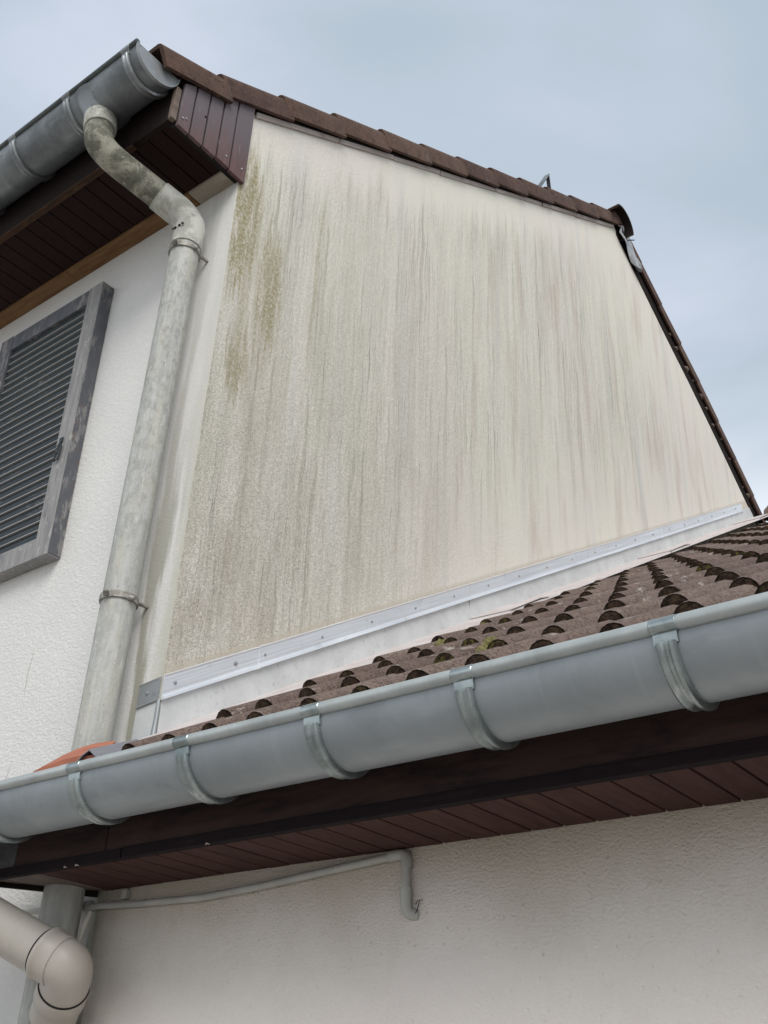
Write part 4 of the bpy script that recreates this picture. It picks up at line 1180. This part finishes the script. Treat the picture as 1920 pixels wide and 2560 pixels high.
# ------------------------------------------------------------------ moss tufts on the low roof
spots = [(1.062, 1.865, 0.037, 'widest yellow-green moss tuft, nearest the gutter, between two tile waves'),
         (0.528, 2.43, 0.031, 'small pale moss tuft on the low roof nearer the flashing'),
         (0.395, 2.86, 0.029, 'little round moss tuft farther up the low roof beside the flashing')]
for (x_, y_, r_, lab) in spots:
    V = []; F = []; nu, nv = 16, 7
    for j in range(nv + 1):
        ph = R(90 * j / nv)
        for i in range(nu):
            a = 2 * math.pi * i / nu
            rr_ = r_ * (1 + 0.35 * mnoise.noise(Vector((math.cos(a) * 1.5, math.sin(a) * 1.5, ph * 2 + x_ * 7))) + 0.12 * mnoise.noise(Vector((math.cos(a) * 7, math.sin(a) * 7, ph * 6))))
            V.append((x_ + rr_ * math.cos(ph) * math.cos(a) * 0.9, y_ + rr_ * math.cos(ph) * math.sin(a) * 1.2, zx(y_) + 0.002 + rr_ * math.sin(ph) * 1.0 + rr_ * math.cos(ph) * math.sin(a) * 0.6))
    for j in range(nv):
        for i in range(nu): F.append((j * nu + i, j * nu + (i + 1) % nu, (j + 1) * nu + (i + 1) % nu, (j + 1) * nu + i))
    F.append(tuple(range(nu)))
    o = mesh_obj('moss_tuft', V, F, 'moss_green', None, smooth=80); tag(o, lab, 'moss', 'moss tufts on the low roof')

# ------------------------------------------------------------------ triangular metal bracket on the high roof
pA = Vector((-0.12, 4.22, zf(4.22) + 0.15)); pT = Vector((-0.12, 4.46, 5.52)); pB = Vector((-0.12, 4.50, zf(4.50) + 0.14))
rb_ = tag(empty('roof_hook', pA), 'small triangular steel bracket standing on the high roof near the ridge', 'bracket')
def flat(p, q, wx, wy):
    p = Vector(p); q = Vector(q); d = (q - p).normalized(); n = Vector((0, -d.z, d.y))
    v = []
    for b in (p, q):
        for sx, sn in ((-1, -1), (1, -1), (1, 1), (-1, 1)): v.append(b + Vector((sx * wx, 0, 0)) + n * sn * wy)
    return hexa(v)
v, f = flat(pA, pT, 0.018, 0.004); mesh_obj('arm', v, f, 'old_zinc', rb_)
v, f = flat(pT + Vector((0, 0.004, 0.004)), pB, 0.012, 0.003); mesh_obj('strut', v, f, 'iron', rb_)

# ------------------------------------------------------------------ louvred shutter
SY0, SY1 = YF - 0.058, YF - 0.006
sh = tag(empty('window_shutter', (-0.93, YF - 0.03, 1.66)), 'flaking dark grey louvred shutter hanging flat on the white front wall', 'shutter')
SW = 0.66
xr = -0.625; xl = xr - SW
lean = 0.030
def sx(x_, z_): return x_ - lean * (z_ - 1.66) / 1.2
def spanel(name, x0, x1, z0, z1, y0, y1, mat, parent, bevel=0.0015, round_=None, mats_=None):
    v = []
    for y_ in (y0, y1):
        for (x_, z_) in ((x0, z0), (x1, z0), (x1, z1), (x0, z1)): v.append((sx(x_, z_), y_, z_))
    v = [v[0], v[1], v[5], v[4], v[3], v[2], v[6], v[7]]
    V, F = hexa(v)
    return mesh_obj(name, V, F, mat, parent, bevel=bevel)
spanel('stile', xr - 0.082, xr, 1.655, 2.872, SY0, SY1, 'stile', sh)
spanel('edge_moulding', xr + 0.0005, xr + 0.003, 1.66, 2.868, SY0 + 0.002, SY1 - 0.001, 'flake', sh, 0)
spanel('stile', xl, xl + 0.082, 1.655, 2.872, SY0, SY1, 'flake', sh)
spanel('rail', xl + 0.083, xr - 0.083, 2.795, 2.870, SY0 + 0.001, SY1, 'flake', sh)
spanel('rail', xl + 0.083, xr - 0.083, 1.656, 1.735, SY0 + 0.001, SY1, 'stile', sh)
spanel('back_panel', xl + 0.083, xr - 0.083, 1.736, 2.794, SY1 - 0.006, SY1 - 0.002, 'interior', sh, 0)
ns = 28; sp = (2.792 - 1.737) / ns
for k in range(ns):
    z0 = 1.738 + sp * k
    # slat slopes outwards and down, rounded nose with a worn light lower edge
    yN = SY0 + 0.007; yB = SY1 - 0.010
    sec = [(yN, z0), (yN, z0 + 0.0035), (yN + 0.0085, z0 + sp + 0.001), (yN + 0.0115, z0 + 0.0)]
    V = []
    for x_ in (xl + 0.0835, xr - 0.0835):
        for y_, z_ in sec: V.append((sx(x_, z_), y_, z_))
    F = [(0, 1, 5, 4), (1, 2, 6, 5), (2, 3, 7, 6), (3, 0, 4, 7), (0, 1, 2, 3), (4, 5, 6, 7)]
    mesh_obj('slat', V, F, ['slat', 'slat_edge'], sh, mi=[1, 0, 0, 1, 0, 0])
# latch on the right stile
lx = -0.690; lat = empty('latch', (lx, SY0, 2.09), sh)
box('latch_plate', (lx - 0.008, SY0 - 0.005, 2.118), (lx + 0.010, SY0 - 0.0005, 2.142), 'slat', lat, bevel=0.001)
loop = [(lx - 0.010, SY0 - 0.006, 2.108), (lx + 0.012, SY0 - 0.006, 2.108), (lx + 0.016, SY0 - 0.007, 2.06), (lx + 0.010, SY0 - 0.007, 2.043), (lx - 0.010, SY0 - 0.007, 2.043), (lx - 0.012, SY0 - 0.006, 2.10)]
tube('latch_loop', loop, 0.0035, 'slat', lat, 8)
tube('latch_pin', [(lx, SY0 - 0.004, 2.125), (lx + 0.002, SY0 - 0.010, 2.10), (lx + 0.001, SY0 - 0.010, 2.07)], 0.004, 'slat', lat, 8)
